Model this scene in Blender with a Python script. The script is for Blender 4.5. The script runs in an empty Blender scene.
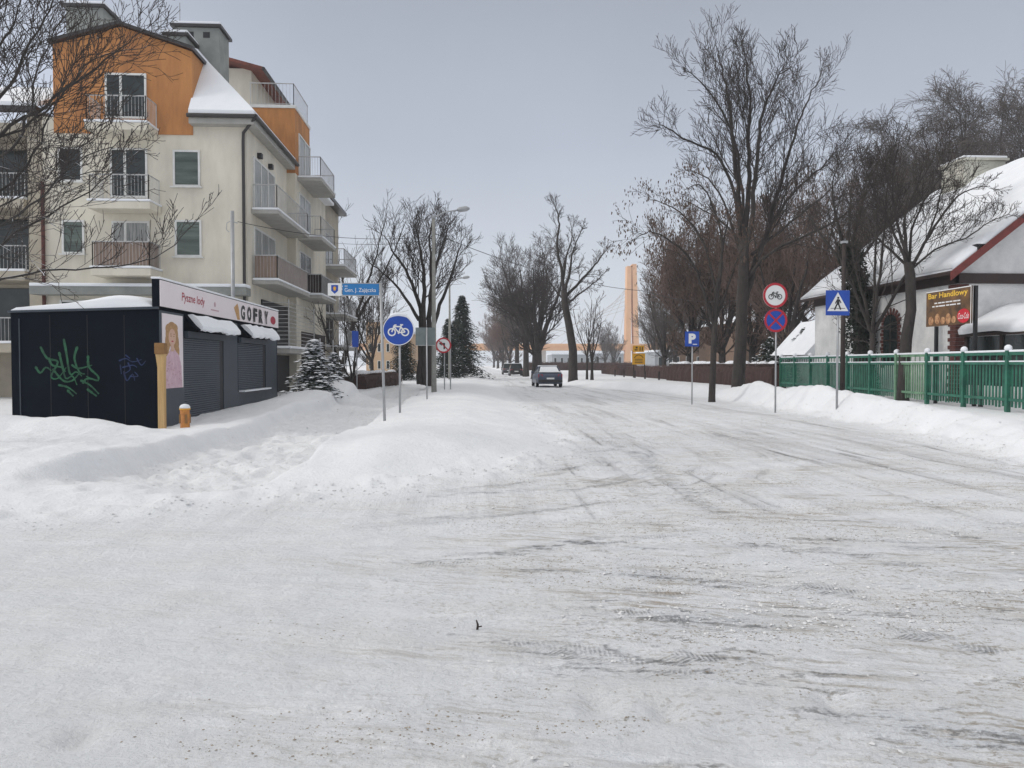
import bpy, math, random, re
import numpy as np
from mathutils import Vector, Matrix
random.seed(7)
S = bpy.context.scene
COL = S.collection
R = math.radians
# ------------------------------------------------------------------ camera
F, H = 760.0, 1.6
TH = math.atan(42 / F); PITCH = math.atan(20 / F)
cd = bpy.data.cameras.new('camera'); cam = bpy.data.objects.new('camera', cd); COL.objects.link(cam)
cam.location = (0, 0, H); cam.rotation_euler = (math.pi/2 - PITCH, 0, -TH)
cd.sensor_width = 36; cd.lens = F / 1024 * 36; cd.clip_end = 3000; cd.clip_start = .05
S.camera = cam
RT = Vector((math.cos(TH), -math.sin(TH), 0)); FH = Vector((math.sin(TH), math.cos(TH), 0))
FW = FH * math.cos(PITCH) - Vector((0, 0, math.sin(PITCH))); UP = RT.cross(FW)
def ray(px, py): return RT * ((px - 512) / F) + UP * ((384 - py) / F) + FW
def W(px, py, d):
    r = ray(px, py); return Vector((0, 0, H)) + r * (d / r.dot(FH))
def WX(px, py, X):
    r = ray(px, py); return Vector((0, 0, H)) + r * (X / r.x)
def WY(px, py, Y):
    r = ray(px, py); return Vector((0, 0, H)) + r * (Y / r.y)
# ------------------------------------------------------------------ noise + ground
def vnoise(x, y, seed=0):
    x = np.asarray(x, float); y = np.asarray(y, float)
    xi = np.floor(x).astype(np.int64); yi = np.floor(y).astype(np.int64); xf = x - xi; yf = y - yi
    def h(a, b):
        n = (a * 374761393 + b * 668265263 + seed * 982451653) & 0xffffffff
        n = ((n ^ (n >> 13)) * 1274126177) & 0xffffffff
        return ((n ^ (n >> 16)) & 0xffff) / 65535.0
    u = xf*xf*(3-2*xf); v = yf*yf*(3-2*yf)
    return ((h(xi, yi)*(1-u) + h(xi+1, yi)*u)*(1-v) + (h(xi, yi+1)*(1-u) + h(xi+1, yi+1)*u)*v)*2 - 1
def fbm(x, y, o=4, seed=0):
    s = 0; a = 1; t = 0
    for i in range(o):
        s = s + a*vnoise(x*2**i + i*17.3, y*2**i - i*9.1, seed+i); t += a; a *= .5
    return s / t
def sstep(a, b, x):
    t = np.clip((x-a)/(b-a), 0, 1); return t*t*(3-2*t)
PL = [(2.5, 600), (2.2, 16), (1.95, 13.6), (1.45, 12.2), (.41, 10.6), (-.84, 9.5), (-2.2, 9.0), (-4.7, 7.9), (-14, 4), (-300, -60), (-300, 600)]
PR = [(7.2, 600), (7.2, 56), (8.4, 49), (10.8, 41), (10.9, 32), (10.4, 25), (10.4, 19.4), (8.9, 12), (8.2, 8), (8, -60), (300, -60), (300, 600)]
def sdf(poly, x, y):
    x = np.asarray(x, float); y = np.asarray(y, float)
    d = np.full(x.shape, 1e9); ins = np.zeros(x.shape, bool); n = len(poly)
    for i in range(n):
        ax, ay = poly[i]; bx, by = poly[(i+1) % n]
        ex, ey = bx-ax, by-ay; t = np.clip(((x-ax)*ex + (y-ay)*ey)/(ex*ex+ey*ey), 0, 1)
        d = np.minimum(d, np.hypot(x-ax-t*ex, y-ay-t*ey))
        c = ((ay > y) != (by > y)); xx = ax + (y-ay)/((by-ay) if by != ay else 1e-9)*(bx-ax)
        ins ^= c & (x < xx)
    return np.where(ins, d, -d)
FOOT = [(-3.7+random.uniform(-1.0, 1.0) - max(0, 11-yy)*.25, yy, random.uniform(.10, .17)) for yy in [9.2 + .17*i for i in range(105)]]
FOOT += [(random.uniform(-3, 6), random.uniform(2.2, 3.6), .12) for i in range(14)]
def pathm(x, y):
    xc = -3.75 - np.clip(11-y, 0, 3)*.35 + .12*np.sin(y*.8)
    return sstep(1.45, 1.1, np.abs(x-xc)) * sstep(9.0, 10.5, y) * sstep(75, 60, y)
def gh(x, y, feet=False):
    x = np.asarray(x, float); y = np.asarray(y, float)
    sl = sdf(PL, x, y) + .28*fbm(x*.9, y*.9, 3, 5); sr = sdf(PR, x, y) + .35*fbm(x*.8, y*.8, 3, 9)
    n1 = fbm(x*.22, y*.22, 3, 1); n2 = fbm(x*.9, y*.9, 4, 2); n3 = fbm(x*3.5, y*3.5, 3, 3)
    near = sstep(60, 25, y)
    il = sstep(-.3, 2.6, sl); ir = sstep(0, 1.3, sr)
    z = .27*il + il*near*(n1*.09 + n2*.06) + .10*il*sstep(-2.3, -1.3, x)*sstep(2.2, .8, x)*near
    def g(cx, cy, sx, sy, a): return a*np.exp(-((x-cx)/sx)**2 - ((y-cy)/sy)**2)
    z = z + g(-5.9, 27.5, 1.0, 4.5, .42) + g(-9.2, 15.9, 1.5, .8, .33) + g(-7.4, 15.4, 1.0, .7, .16) + g(-4.9, 21, .8, 3, .10)
    z = z + g(-5.5, 33, 1.1, 1.2, .55) + g(-5.0, 10.5, 1.6, 1.0, .12) + g(-.6, 13.0, 1.8, 2.6, .12) + g(-8, 11.5, 2.5, 1.2, .10)
    z = z + g(-7.3, 17.3, 1.6, 1.5, -.19) + g(-10.2, 17.4, 1.5, 1.2, -.16) - .36*pathm(x, y)*near + pathm(x, y)*n3*.035
    z = z + sstep(.9, .1, np.abs(sl-.5))*n3*.05*near*il
    rough = fbm(x*2.2, y*2.2, 3, 21)
    z = z + near*sstep(7.0, 9, -x + y*.2)*0
    amp = .44*sstep(16, 22, y)*sstep(37, 30, y) + .12*sstep(20, 15, y) + .12*sstep(29, 38, y)*sstep(60, 48, y)
    lump = 1 + .26*np.sin(y*.8+1.0) + .3*n2
    z = z + ir*.34 + ir*(.06*n1+.05*n2)*near + amp*lump*np.exp(-((sr-1.15)/.75)**2)*ir + .16*rough*np.exp(-((sr-.7)/.8)**2)*near + .05*fbm(x*5, y*5, 2, 51)*np.exp(-((sr-.4)/.5)**2)*near
    road = sstep(.25, -.25, sl)*sstep(.25, -.25, sr)
    z = z + road*near*(n1*.02 + n2*.012 + .006*fbm(x*6, y*1.2, 2, 13))
    # ruts along the road and across the mouth of the side street
    rx = sstep(8, 14, y)
    for c in (3.1, 4.7, 6.2, 7.8): z = z - road*rx*.02*np.exp(-((x-c-.25*np.sin(y*.07))/.18)**2)
    lf = sstep(26, 17, y)*sstep(.2, 1.0, sl)*sstep(-1.6, -2.8, x)
    z = z + lf*(.055*fbm(x*2.6, y*2.6, 3, 41) + .05*np.maximum(0, fbm(x*1.3, y*1.5, 3, 43)))
    z = z + pathm(x, y)*near*(.085*fbm(x*5.2, y*4.2, 3, 45))
    z = z + sstep(.8, 0, np.abs(sl-.25))*near*il*0 + sstep(.7, .1, np.abs(sl-.2))*near*.10*np.maximum(0, fbm(x*3.2, y*3.2, 3, 47)+.1)
    # ragged slush crumbs near the camera
    z = z + sstep(9, 3, y)*road*(.012*np.maximum(0, fbm(x*7, y*9, 3, 31)) + .01*fbm(x*2.6, y*3.5, 3, 33))
    z = z + sstep(14, 6, y)*road*(.007*fbm(x*11, y*13, 2, 61) + .010*fbm(x*1.1+y*.3, y*5.5, 3, 63)) + road*sstep(40, 20, y)*sstep(5, 9, y)*.012*fbm(x*4.5, y*.6, 3, 65)
    z = z + sstep(3.1, 2.45, y)*sstep(1.5, .5, np.abs(x+.05))*.075*np.maximum(0, fbm(x*4.2, y*4.5, 3, 91)+.15)
    if feet:
        for fx, fy, fr in FOOT:
            m = (np.abs(x-fx) < .5) & (np.abs(y-fy) < .6)
            if m.any():
                z[m] -= .055*np.exp(-((x[m]-fx)/(fr*.6))**2 - ((y[m]-fy)/fr)**2)
    return z
def G(x, y): return float(gh(np.array([x]), np.array([y]))[0])
# ------------------------------------------------------------------ materials
def newmat(name):
    m = bpy.data.materials.new(name); m.use_nodes = True
    nt = m.node_tree; b = nt.nodes['Principled BSDF']; return m, nt, b
def mat(name, c, c2=None, rough=.7, scale=3.0, bump=0, bscale=30, metal=0, stretch=(1, 1, 1), spec=.5, snow=0, wear=None):
    m, nt, b = newmat(name); N = nt.nodes; L = nt.links
    b.inputs['Roughness'].default_value = rough; b.inputs['Metallic'].default_value = metal
    b.inputs['Specular IOR Level'].default_value = spec
    c2 = c2 or tuple(v*.8 for v in c)
    tc = N.new('ShaderNodeTexCoord'); mp = N.new('ShaderNodeMapping'); mp.inputs['Scale'].default_value = stretch
    L.new(tc.outputs['Object'], mp.inputs[0])
    n = N.new('ShaderNodeTexNoise'); n.inputs['Scale'].default_value = scale; n.inputs['Detail'].default_value = 6; n.inputs['Roughness'].default_value = .65
    L.new(mp.outputs[0], n.inputs['Vector'])
    r = N.new('ShaderNodeValToRGB'); r.color_ramp.elements[0].position = .35; r.color_ramp.elements[1].position = .66
    r.color_ramp.elements[0].color = (*c2, 1); r.color_ramp.elements[1].color = (*c, 1)
    L.new(n.outputs['Fac'], r.inputs[0]); out = r.outputs[0]
    if snow:
        ge = N.new('ShaderNodeNewGeometry'); sx = N.new('ShaderNodeSeparateXYZ'); L.new(ge.outputs['Normal'], sx.inputs[0])
        n3 = N.new('ShaderNodeTexNoise'); n3.inputs['Scale'].default_value = 2.2; L.new(tc.outputs['Object'], n3.inputs['Vector'])
        ma = N.new('ShaderNodeMath'); ma.operation = 'MULTIPLY_ADD'; ma.inputs[1].default_value = 1.1; L.new(n3.outputs['Fac'], ma.inputs[0]); L.new(sx.outputs[2], ma.inputs[2])
        rr = N.new('ShaderNodeValToRGB'); rr.color_ramp.elements[0].position = 0; rr.color_ramp.elements[1].position = 1
        mr = N.new('ShaderNodeMapRange'); mr.inputs[1].default_value = 1.62-snow; mr.inputs[2].default_value = 1.72-snow; L.new(ma.outputs[0], mr.inputs[0])
        mx = N.new('ShaderNodeMix'); mx.data_type = 'RGBA'; mx.inputs[7].default_value = (.8, .82, .85, 1)
        L.new(mr.outputs[0], mx.inputs[0]); L.new(out, mx.inputs[6]); out = mx.outputs[2]
    L.new(out, b.inputs['Base Color'])
    if bump:
        n2 = N.new('ShaderNodeTexNoise'); n2.inputs['Scale'].default_value = bscale; n2.inputs['Detail'].default_value = 5
        L.new(mp.outputs[0], n2.inputs['Vector'])
        bp = N.new('ShaderNodeBump'); bp.inputs['Strength'].default_value = bump; bp.inputs['Distance'].default_value = .03
        L.new(n2.outputs['Fac'], bp.inputs['Height']); L.new(bp.outputs[0], b.inputs['Normal'])
    return m
MT = {}
def mm(k, *a, **kw): MT[k] = mat(k, *a, **kw)
mm('snow', (.84, .86, .89), (.78, .80, .84), rough=.85, scale=1.5, bump=.7, bscale=5, spec=.2)
mm('clod', (.72, .72, .725), (.60, .60, .60), rough=.9, scale=8)
mm('grit', (.42, .37, .31), (.22, .19, .16), rough=.9, scale=8)
mm('snow_clean', (.84, .86, .89), (.8, .82, .86), rough=.85, scale=2, bump=.3, bscale=6, spec=.2)
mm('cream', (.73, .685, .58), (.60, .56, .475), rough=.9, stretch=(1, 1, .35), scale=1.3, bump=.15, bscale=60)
mm('cream_dark', (.50, .45, .36), (.38, .34, .28), rough=.9, scale=.8)  # darker cream render of the far block and the left neighbour
mm('grey_render', (.30, .31, .29), (.22, .23, .22), rough=.9, scale=1.5, bump=.2)
mm('orange', (.54, .245, .085), (.37, .16, .06), rough=.9, scale=1.2, bump=.15, bscale=60, stretch=(1.5, 1.5, .35))
mm('soffit', (.42, .41, .38), (.34, .33, .31), rough=.9)
mm('white_paint', (.75, .75, .73), (.62, .62, .6), rough=.5)
mm('gutter', (.035, .03, .03), rough=.4)
mm('roof_tile', (.20, .06, .04), (.12, .04, .03), rough=.8)
mm('glass', (.035, .045, .045), (.015, .02, .02), rough=.12, scale=1.2)
mm('glass_blind', (.13, .165, .14), (.045, .06, .052), rough=.25, scale=1.5, stretch=(.3, .3, 3))
mm('metal', (.42, .43, .44), (.33, .34, .35), rough=.45, metal=.4)
mm('rail', (.50, .50, .50), (.35, .35, .35), rough=.5)
mm('wood_screen', (.34, .25, .20), (.20, .145, .115), rough=.9, scale=4, stretch=(8, 8, .4))
mm('dark_wood', (.05, .035, .03), (.02, .015, .015), rough=.8)
mm('kiosk', (.006, .010, .018), (.004, .007, .012), rough=.75, scale=1, bump=.05, spec=.08)
mm('kiosk_grey', (.045, .060, .078), (.034, .046, .062), rough=.45, scale=1)
mm('shutter', (.055, .072, .095), (.042, .056, .076), rough=.4, scale=2)
mm('black', (.012, .012, .014), rough=.5)
mm('sign_pink', (.82, .76, .77), (.78, .70, .72), rough=.5, scale=.6)
mm('red_ink', (.42, .02, .05), rough=.5)
mm('pale_red', (.55, .33, .38), rough=.5)
mm('waffle', (.62, .38, .16), (.4, .2, .08), rough=.6, scale=20)
mm('skin', (.66, .44, .34), (.58, .36, .27), rough=.6)
mm('blond', (.50, .30, .14), (.34, .19, .08), rough=.6, scale=12)
mm('pink_dress', (.68, .50, .55), (.55, .36, .44), rough=.6, scale=8)
mm('timber', (.62, .42, .20), (.50, .32, .13), rough=.8, scale=3, stretch=(6, 6, .5), bump=.1)
mm('brown_box', (.32, .17, .06), (.2, .1, .03), rough=.7)
mm('bollard', (.62, .27, .06), (.40, .15, .05), rough=.7, scale=9)
mm('bark', (.060, .050, .045), (.030, .026, .024), rough=.95, scale=6, bump=.5, bscale=25, stretch=(1, 1, .3), snow=.12)
mm('bark_snowy', (.060, .052, .048), (.03, .027, .025), rough=.95, scale=6, bump=.3, snow=.30)
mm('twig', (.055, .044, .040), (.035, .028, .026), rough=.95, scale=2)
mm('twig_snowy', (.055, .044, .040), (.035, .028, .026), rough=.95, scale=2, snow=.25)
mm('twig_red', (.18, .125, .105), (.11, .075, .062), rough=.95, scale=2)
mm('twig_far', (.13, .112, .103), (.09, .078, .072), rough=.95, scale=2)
mm('dry_leaf', (.12, .075, .055), (.06, .04, .03), rough=.9, scale=2)
mm('needle', (.022, .035, .022), (.012, .02, .014), rough=.9, scale=3)
mm('hedge', (.085, .045, .038), (.045, .025, .022), rough=.95, scale=4, bump=1, bscale=25)
mm('hedge_twig', (.11, .058, .048), (.05, .03, .026), rough=.95, scale=3)
mm('green', (.03, .175, .115), (.015, .09, .06), rough=.55, scale=3)
mm('green_faded', (.20, .34, .22), (.09, .20, .12), rough=.7, scale=3)
mm('blue_sign', (.012, .075, .42), (.010, .06, .36), rough=.35)
mm('street_blue', (.02, .20, .50), (.018, .17, .44), rough=.4)
mm('sign_white', (.80, .80, .79), (.76, .76, .75), rough=.4)
mm('sign_red', (.50, .02, .035), (.42, .016, .03), rough=.4)
mm('sign_black', (.015, .015, .015), rough=.5)
mm('sign_back', (.17, .20, .20), (.13, .16, .16), rough=.5)
mm('yellow', (.80, .42, .02), (.72, .36, .02), rough=.5)
mm('concrete', (.34, .34, .31), (.24, .24, .22), rough=.9, scale=5)
mm('house_white', (.80, .79, .78), (.60, .60, .60), rough=.95, scale=1.3, bump=.7, bscale=14)
mm('brick_dark', (.14, .05, .04), (.07, .03, .028), rough=.9, scale=10, bump=.3)
mm('beam', (.045, .025, .022), (.03, .018, .016), rough=.7)
mm('barge', (.20, .035, .028), (.13, .025, .02), rough=.6)
mm('chimney_cream', (.60, .58, .50), (.45, .44, .38), rough=.9)
mm('board_brown', (.22, .11, .04), (.05, .028, .015), rough=.5, scale=2.5)
mm('gold', (.88, .60, .08), (.75, .42, .04), rough=.5, scale=14)
mm('food', (.62, .36, .18), (.22, .08, .03), rough=.5, scale=9)
mm('cola_red', (.62, .015, .03), rough=.4)
mm('car_dark', (.06, .08, .13), (.045, .06, .10), rough=.3, scale=2)
mm('car_black', (.02, .02, .022), rough=.35)
mm('car_grey', (.08, .08, .085), rough=.35)
mm('tyre', (.02, .02, .02), rough=.9)
mm('tail', (.35, .01, .03), rough=.3)
mm('bridge', (.76, .45, .25), (.68, .38, .20), rough=.8, scale=.1)
mm('bridge_white', (.55, .53, .5), rough=.8)
mm('beige', (.60, .42, .27), (.52, .36, .23), rough=.9, scale=.5)
mm('far_grey', (.40, .42, .44), (.32, .34, .36), rough=.9, scale=.5)
mm('far_brown', (.24, .16, .11), (.18, .12, .09), rough=.9)
mm('green_paint', (.018, .15, .06), (.007, .045, .025), rough=.6, scale=9)
mm('blue_paint', (.012, .04, .15), (.006, .012, .05), rough=.6, scale=9)
mm('glass_curtain', (.42, .42, .40), (.16, .17, .17), rough=.3, scale=2.5, stretch=(6, 6, .5))
# ------------------------------------------------------------------ mesh builder
def tag(o, label=None, cat=None, group=None, kind=None):
    if label: o['label'] = label
    if cat: o['category'] = cat
    if group: o['group'] = group
    if kind: o['kind'] = kind
    return o
def empty(name, loc, label, cat, group=None, rz=0):
    o = bpy.data.objects.new(name, None); COL.objects.link(o); o.location = loc; o.rotation_euler = (0, 0, rz)
    o.empty_display_size = .3
    return tag(o, label, cat, group)
def chain(p):
    v = Vector((0, 0, 0))
    while p: v = v + p.location; p = p.parent
    return v
class MB:
    def __init__(s): s.v = []; s.f = []
    def quad(s, *p):
        n = len(s.v); s.v += [tuple(q) for q in p]; s.f.append(tuple(range(n, n+len(p))))
    def box(s, a, b):
        x0, y0, z0 = a; x1, y1, z1 = b; n = len(s.v)
        if x0 > x1: x0, x1 = x1, x0
        if y0 > y1: y0, y1 = y1, y0
        if z0 > z1: z0, z1 = z1, z0
        s.v += [(x0, y0, z0), (x1, y0, z0), (x1, y1, z0), (x0, y1, z0), (x0, y0, z1), (x1, y0, z1), (x1, y1, z1), (x0, y1, z1)]
        s.f += [(n, n+3, n+2, n+1), (n+4, n+5, n+6, n+7), (n, n+1, n+5, n+4), (n+1, n+2, n+6, n+5), (n+2, n+3, n+7, n+6), (n+3, n, n+4, n+7)]
        return s
    def prism(s, pts, vec):
        n = len(s.v); k = len(pts); vec = Vector(vec)
        s.v += [tuple(p) for p in pts] + [tuple(Vector(p)+vec) for p in pts]
        s.f.append(tuple(range(n+k-1, n-1, -1))); s.f.append(tuple(range(n+k, n+2*k)))
        for i in range(k):
            j = (i+1) % k; s.f.append((n+i, n+j, n+k+j, n+k+i))
        return s
    def tube(s, pts, rad, sides=6, cap=True):
        pts = [Vector(p) for p in pts]; k = len(pts)
        if not hasattr(rad, '__len__'): rad = [rad]*k
        n0 = len(s.v); u = None
        for i, p in enumerate(pts):
            t = (pts[min(i+1, k-1)] - pts[max(i-1, 0)]).normalized()
            if u is None:
                u = t.orthogonal().normalized()
            else:
                u = u - t*u.dot(t)
                u = u.normalized() if u.length > 1e-5 else t.orthogonal().normalized()
            w = t.cross(u); r = rad[i]
            for j in range(sides):
                a = 2*math.pi*j/sides; q = p + (u*math.cos(a) + w*math.sin(a))*r; s.v.append((q.x, q.y, q.z))
        for i in range(k-1):
            for j in range(sides):
                a = n0+i*sides+j; b = n0+i*sides+(j+1) % sides; s.f.append((a, b, b+sides, a+sides))
        if cap:
            s.f.append(tuple(range(n0+sides-1, n0-1, -1))); s.f.append(tuple(range(n0+(k-1)*sides, n0+k*sides)))
        return s
    def build(s, name, m, parent=None, smooth=False, world=True, bevel=0, label=None):
        off = chain(parent) if (parent and world) else Vector((0, 0, 0))
        me = bpy.data.meshes.new(name)
        vs = [(a-off.x, b-off.y, c-off.z) for a, b, c in s.v] if off.length > 0 else s.v
        me.from_pydata(vs, [], s.f); me.materials.append(MT[m] if isinstance(m, str) else m)
        if smooth: me.polygons.foreach_set('use_smooth', [True]*len(me.polygons))
        me.update(); o = bpy.data.objects.new(name, me); COL.objects.link(o)
        if parent: o.parent = parent
        if bevel:
            b = o.modifiers.new('bevel', 'BEVEL'); b.width = bevel; b.segments = 2; b.limit_method = 'ANGLE'
        if label: o['label'] = label
        return o
class Flat:
    """2-D marks on a plane: O origin, R right, N towards the viewer"""
    def __init__(s, O, Rv, N, e=.004):
        s.O = Vector(O) + Vector(N)*e; s.R = Vector(Rv); s.N = Vector(N); s.m = MB()
    def p(s, x, z): return s.O + s.N*(.00012*len(s.m.f)) + s.R*x + Vector((0, 0, z))
    def poly(s, pts): s.m.quad(*[s.p(*q) for q in pts]); return s
    def rect(s, x0, z0, x1, z1): return s.poly([(x0, z0), (x1, z0), (x1, z1), (x0, z1)])
    def line(s, a, b, w):
        dx, dz = b[0]-a[0], b[1]-a[1]; l = math.hypot(dx, dz) or 1; nx, nz = -dz/l*w/2, dx/l*w/2
        return s.poly([(a[0]-nx, a[1]-nz), (b[0]-nx, b[1]-nz), (b[0]+nx, b[1]+nz), (a[0]+nx, a[1]+nz)])
    def pl(s, pts, w):
        for a, b in zip(pts, pts[1:]):
            s.line(a, b, w)
        return s
    def disc(s, cx, cz, r, n=28, ry=None):
        ry = ry or r
        return s.poly([(cx+r*math.cos(2*math.pi*i/n), cz+ry*math.sin(2*math.pi*i/n)) for i in range(n)])
    def ring(s, cx, cz, r, w, n=28):
        for i in range(n):
            a, b = 2*math.pi*i/n, 2*math.pi*(i+1)/n
            s.poly([(cx+(r-w)*math.cos(a), cz+(r-w)*math.sin(a)), (cx+r*math.cos(a), cz+r*math.sin(a)), (cx+r*math.cos(b), cz+r*math.sin(b)), (cx+(r-w)*math.cos(b), cz+(r-w)*math.sin(b))])
        return s
    def text(s, t, x0, z0, x1, z1, shear=0, bold=0):
        c = bpy.data.curves.new('letters', 'FONT'); c.body = t; c.shear = shear; c.offset = bold
        o = bpy.data.objects.new('letters', c); COL.objects.link(o)
        bpy.context.view_layer.update()
        me = bpy.data.meshes.new_from_object(o.evaluated_get(bpy.context.evaluated_depsgraph_get()))
        vs = [v.co.copy() for v in me.vertices]; fs = [tuple(p.vertices) for p in me.polygons]
        bpy.data.objects.remove(o); bpy.data.curves.remove(c); bpy.data.meshes.remove(me)
        ax, bx = min(v.x for v in vs), max(v.x for v in vs); az, bz = min(v.y for v in vs), max(v.y for v in vs)
        n = len(s.m.v)
        s.m.v += [tuple(s.p(x0+(v.x-ax)/(bx-ax)*(x1-x0), z0+(v.y-az)/(bz-az)*(z1-z0))) for v in vs]
        s.m.f += [tuple(i+n for i in f) for f in fs]
        return s
    def build(s, name, m, parent, world=True): return s.m.build(name, m, parent, world=world)
TRACKS = [[(525, 616), (600, 611), (660, 619), (730, 636)], [(590, 590), (640, 591), (705, 601)], [(740, 578), (820, 588), (905, 603)], [(325, 567), (400, 565), (480, 556), (600, 541), (735, 528)],
  [(405, 500), (470, 495), (560, 489)], [(640, 650), (700, 660), (790, 674)], [(860, 628), (940, 640), (1040, 665)], [(690, 555), (760, 545), (850, 552), (1000, 590)], [(560, 455), (610, 450), (680, 455)],
  [(880, 520), (960, 535), (1040, 560)], [(590, 430), (640, 458), (700, 500), (780, 560)], [(410, 560), (520, 552), (640, 532)], [(470, 640), (560, 650), (650, 668), (760, 700)]]
# ------------------------------------------------------------------ terrain
def terrain():
    xs = list(np.arange(-8, 10.5, .05)); st = .05
    while xs[-1] < 330: st *= 1.045; xs.append(xs[-1]+st)
    st = .05
    while xs[0] > -330: st *= 1.045; xs.insert(0, xs[0]-st)
    ys = [1.9]
    while ys[-1] < 560: ys.append(ys[-1] + max(.036, .008*ys[-1]))
    st = .1
    while ys[0] > -55: st *= 1.15; ys.insert(0, ys[0]-st)
    xs = np.array(xs); ys = np.array(ys); X, Y = np.meshgrid(xs, ys)
    Z = gh(X, Y, True); ny, nx = X.shape
    co = np.stack([X, Y, Z], -1).reshape(-1, 3)
    sl = sdf(PL, X, Y); sr = sdf(PR, X, Y)
    road = np.clip(.5 - np.maximum(sl, sr)/.9, 0, 1)
    cx, cy = -2.5, 14.5
    rr = np.hypot(X-cx, Y-cy); an = np.arctan2(Y-cy, X-cx)
    fB = np.stack([an*7, rr, X*0], -1).reshape(-1, 3)
    wB = sstep(3.2, 4.2, rr)*sstep(8.8, 7.0, rr)*sstep(16, 13, Y)*road
    wA = sstep(6, 10, Y)*road; wC = sstep(6.5, 4.5, Y)*road
    idx = np.arange(ny*nx).reshape(ny, nx)
    q = np.stack([idx[:-1, :-1], idx[:-1, 1:], idx[1:, 1:], idx[1:, :-1]], -1).reshape(-1, 4)
    mx = (X[:-1, :-1]+X[1:, 1:])/2; my = (Y[:-1, :-1]+Y[1:, 1:])/2
    isroad = (np.maximum(sdf(PL, mx, my), sdf(PR, mx, my)) < 0).reshape(-1)
    ispath = (pathm(mx, my) > .5).reshape(-1) & ~isroad
    trk = np.zeros(X.shape+(3,)); trk[..., 1] = 9
    for line in TRACKS:
        P = []
        for px, py in line: r_ = ray(px, py); q_ = r_*(-H/r_.z); P.append((q_.x, q_.y))
        s0 = 0; tot = sum(math.hypot(b_[0]-a_[0], b_[1]-a_[1]) for a_, b_ in zip(P, P[1:]))
        for (ax, ay), (bx, by) in zip(P, P[1:]):
            ex, ey = bx-ax, by-ay; ll = math.hypot(ex, ey); t = ((X-ax)*ex+(Y-ay)*ey)/ll**2; tcl = np.clip(t, 0, 1)
            dd = np.hypot(X-ax-tcl*ex, Y-ay-tcl*ey); sg = np.sign((X-ax)*ey-(Y-ay)*ex); m_ = dd < np.abs(trk[..., 1])
            trk[..., 0][m_] = (s0+tcl*ll)[m_]; trk[..., 1][m_] = (dd*sg)[m_]
            trk[..., 2][m_] = np.clip(np.minimum((s0+tcl*ll), tot-(s0+tcl*ll))/(.3*tot), 0, 1)[m_]; s0 += ll
    trk = trk.reshape(-1, 3)
    W_ = np.stack([road, wB, wA*1.0], -1).reshape(-1, 3)
    pm = pathm(X, Y).reshape(-1)
    gm = ground_mat()
    for name, mask in (('ground', ~isroad & ~ispath), ('road', isroad), ('path', ispath)):
        qq = q[mask]; used, inv = np.unique(qq, return_inverse=True)
        me = bpy.data.meshes.new(name); v = co[used]
        me.vertices.add(len(v)); me.vertices.foreach_set('co', v.reshape(-1).astype(np.float32))
        me.loops.add(len(qq)*4); me.loops.foreach_set('vertex_index', inv.reshape(-1).astype(np.int32))
        me.polygons.add(len(qq)); me.polygons.foreach_set('loop_start', (np.arange(len(qq))*4).astype(np.int32))
        me.polygons.foreach_set('use_smooth', np.ones(len(qq), bool))
        me.update(calc_edges=True)
        for an_, arr in (('flowB', fB), ('wts', W_), ('trk', trk)):
            at = me.attributes.new(an_, 'FLOAT_VECTOR', 'POINT'); at.data.foreach_set('vector', arr[used].reshape(-1).astype(np.float32))
        at = me.attributes.new('pathm', 'FLOAT', 'POINT'); at.data.foreach_set('value', pm[used].astype(np.float32))
        me.materials.append(gm); o = bpy.data.objects.new(name, me); COL.objects.link(o); o['kind'] = 'structure'
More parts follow.
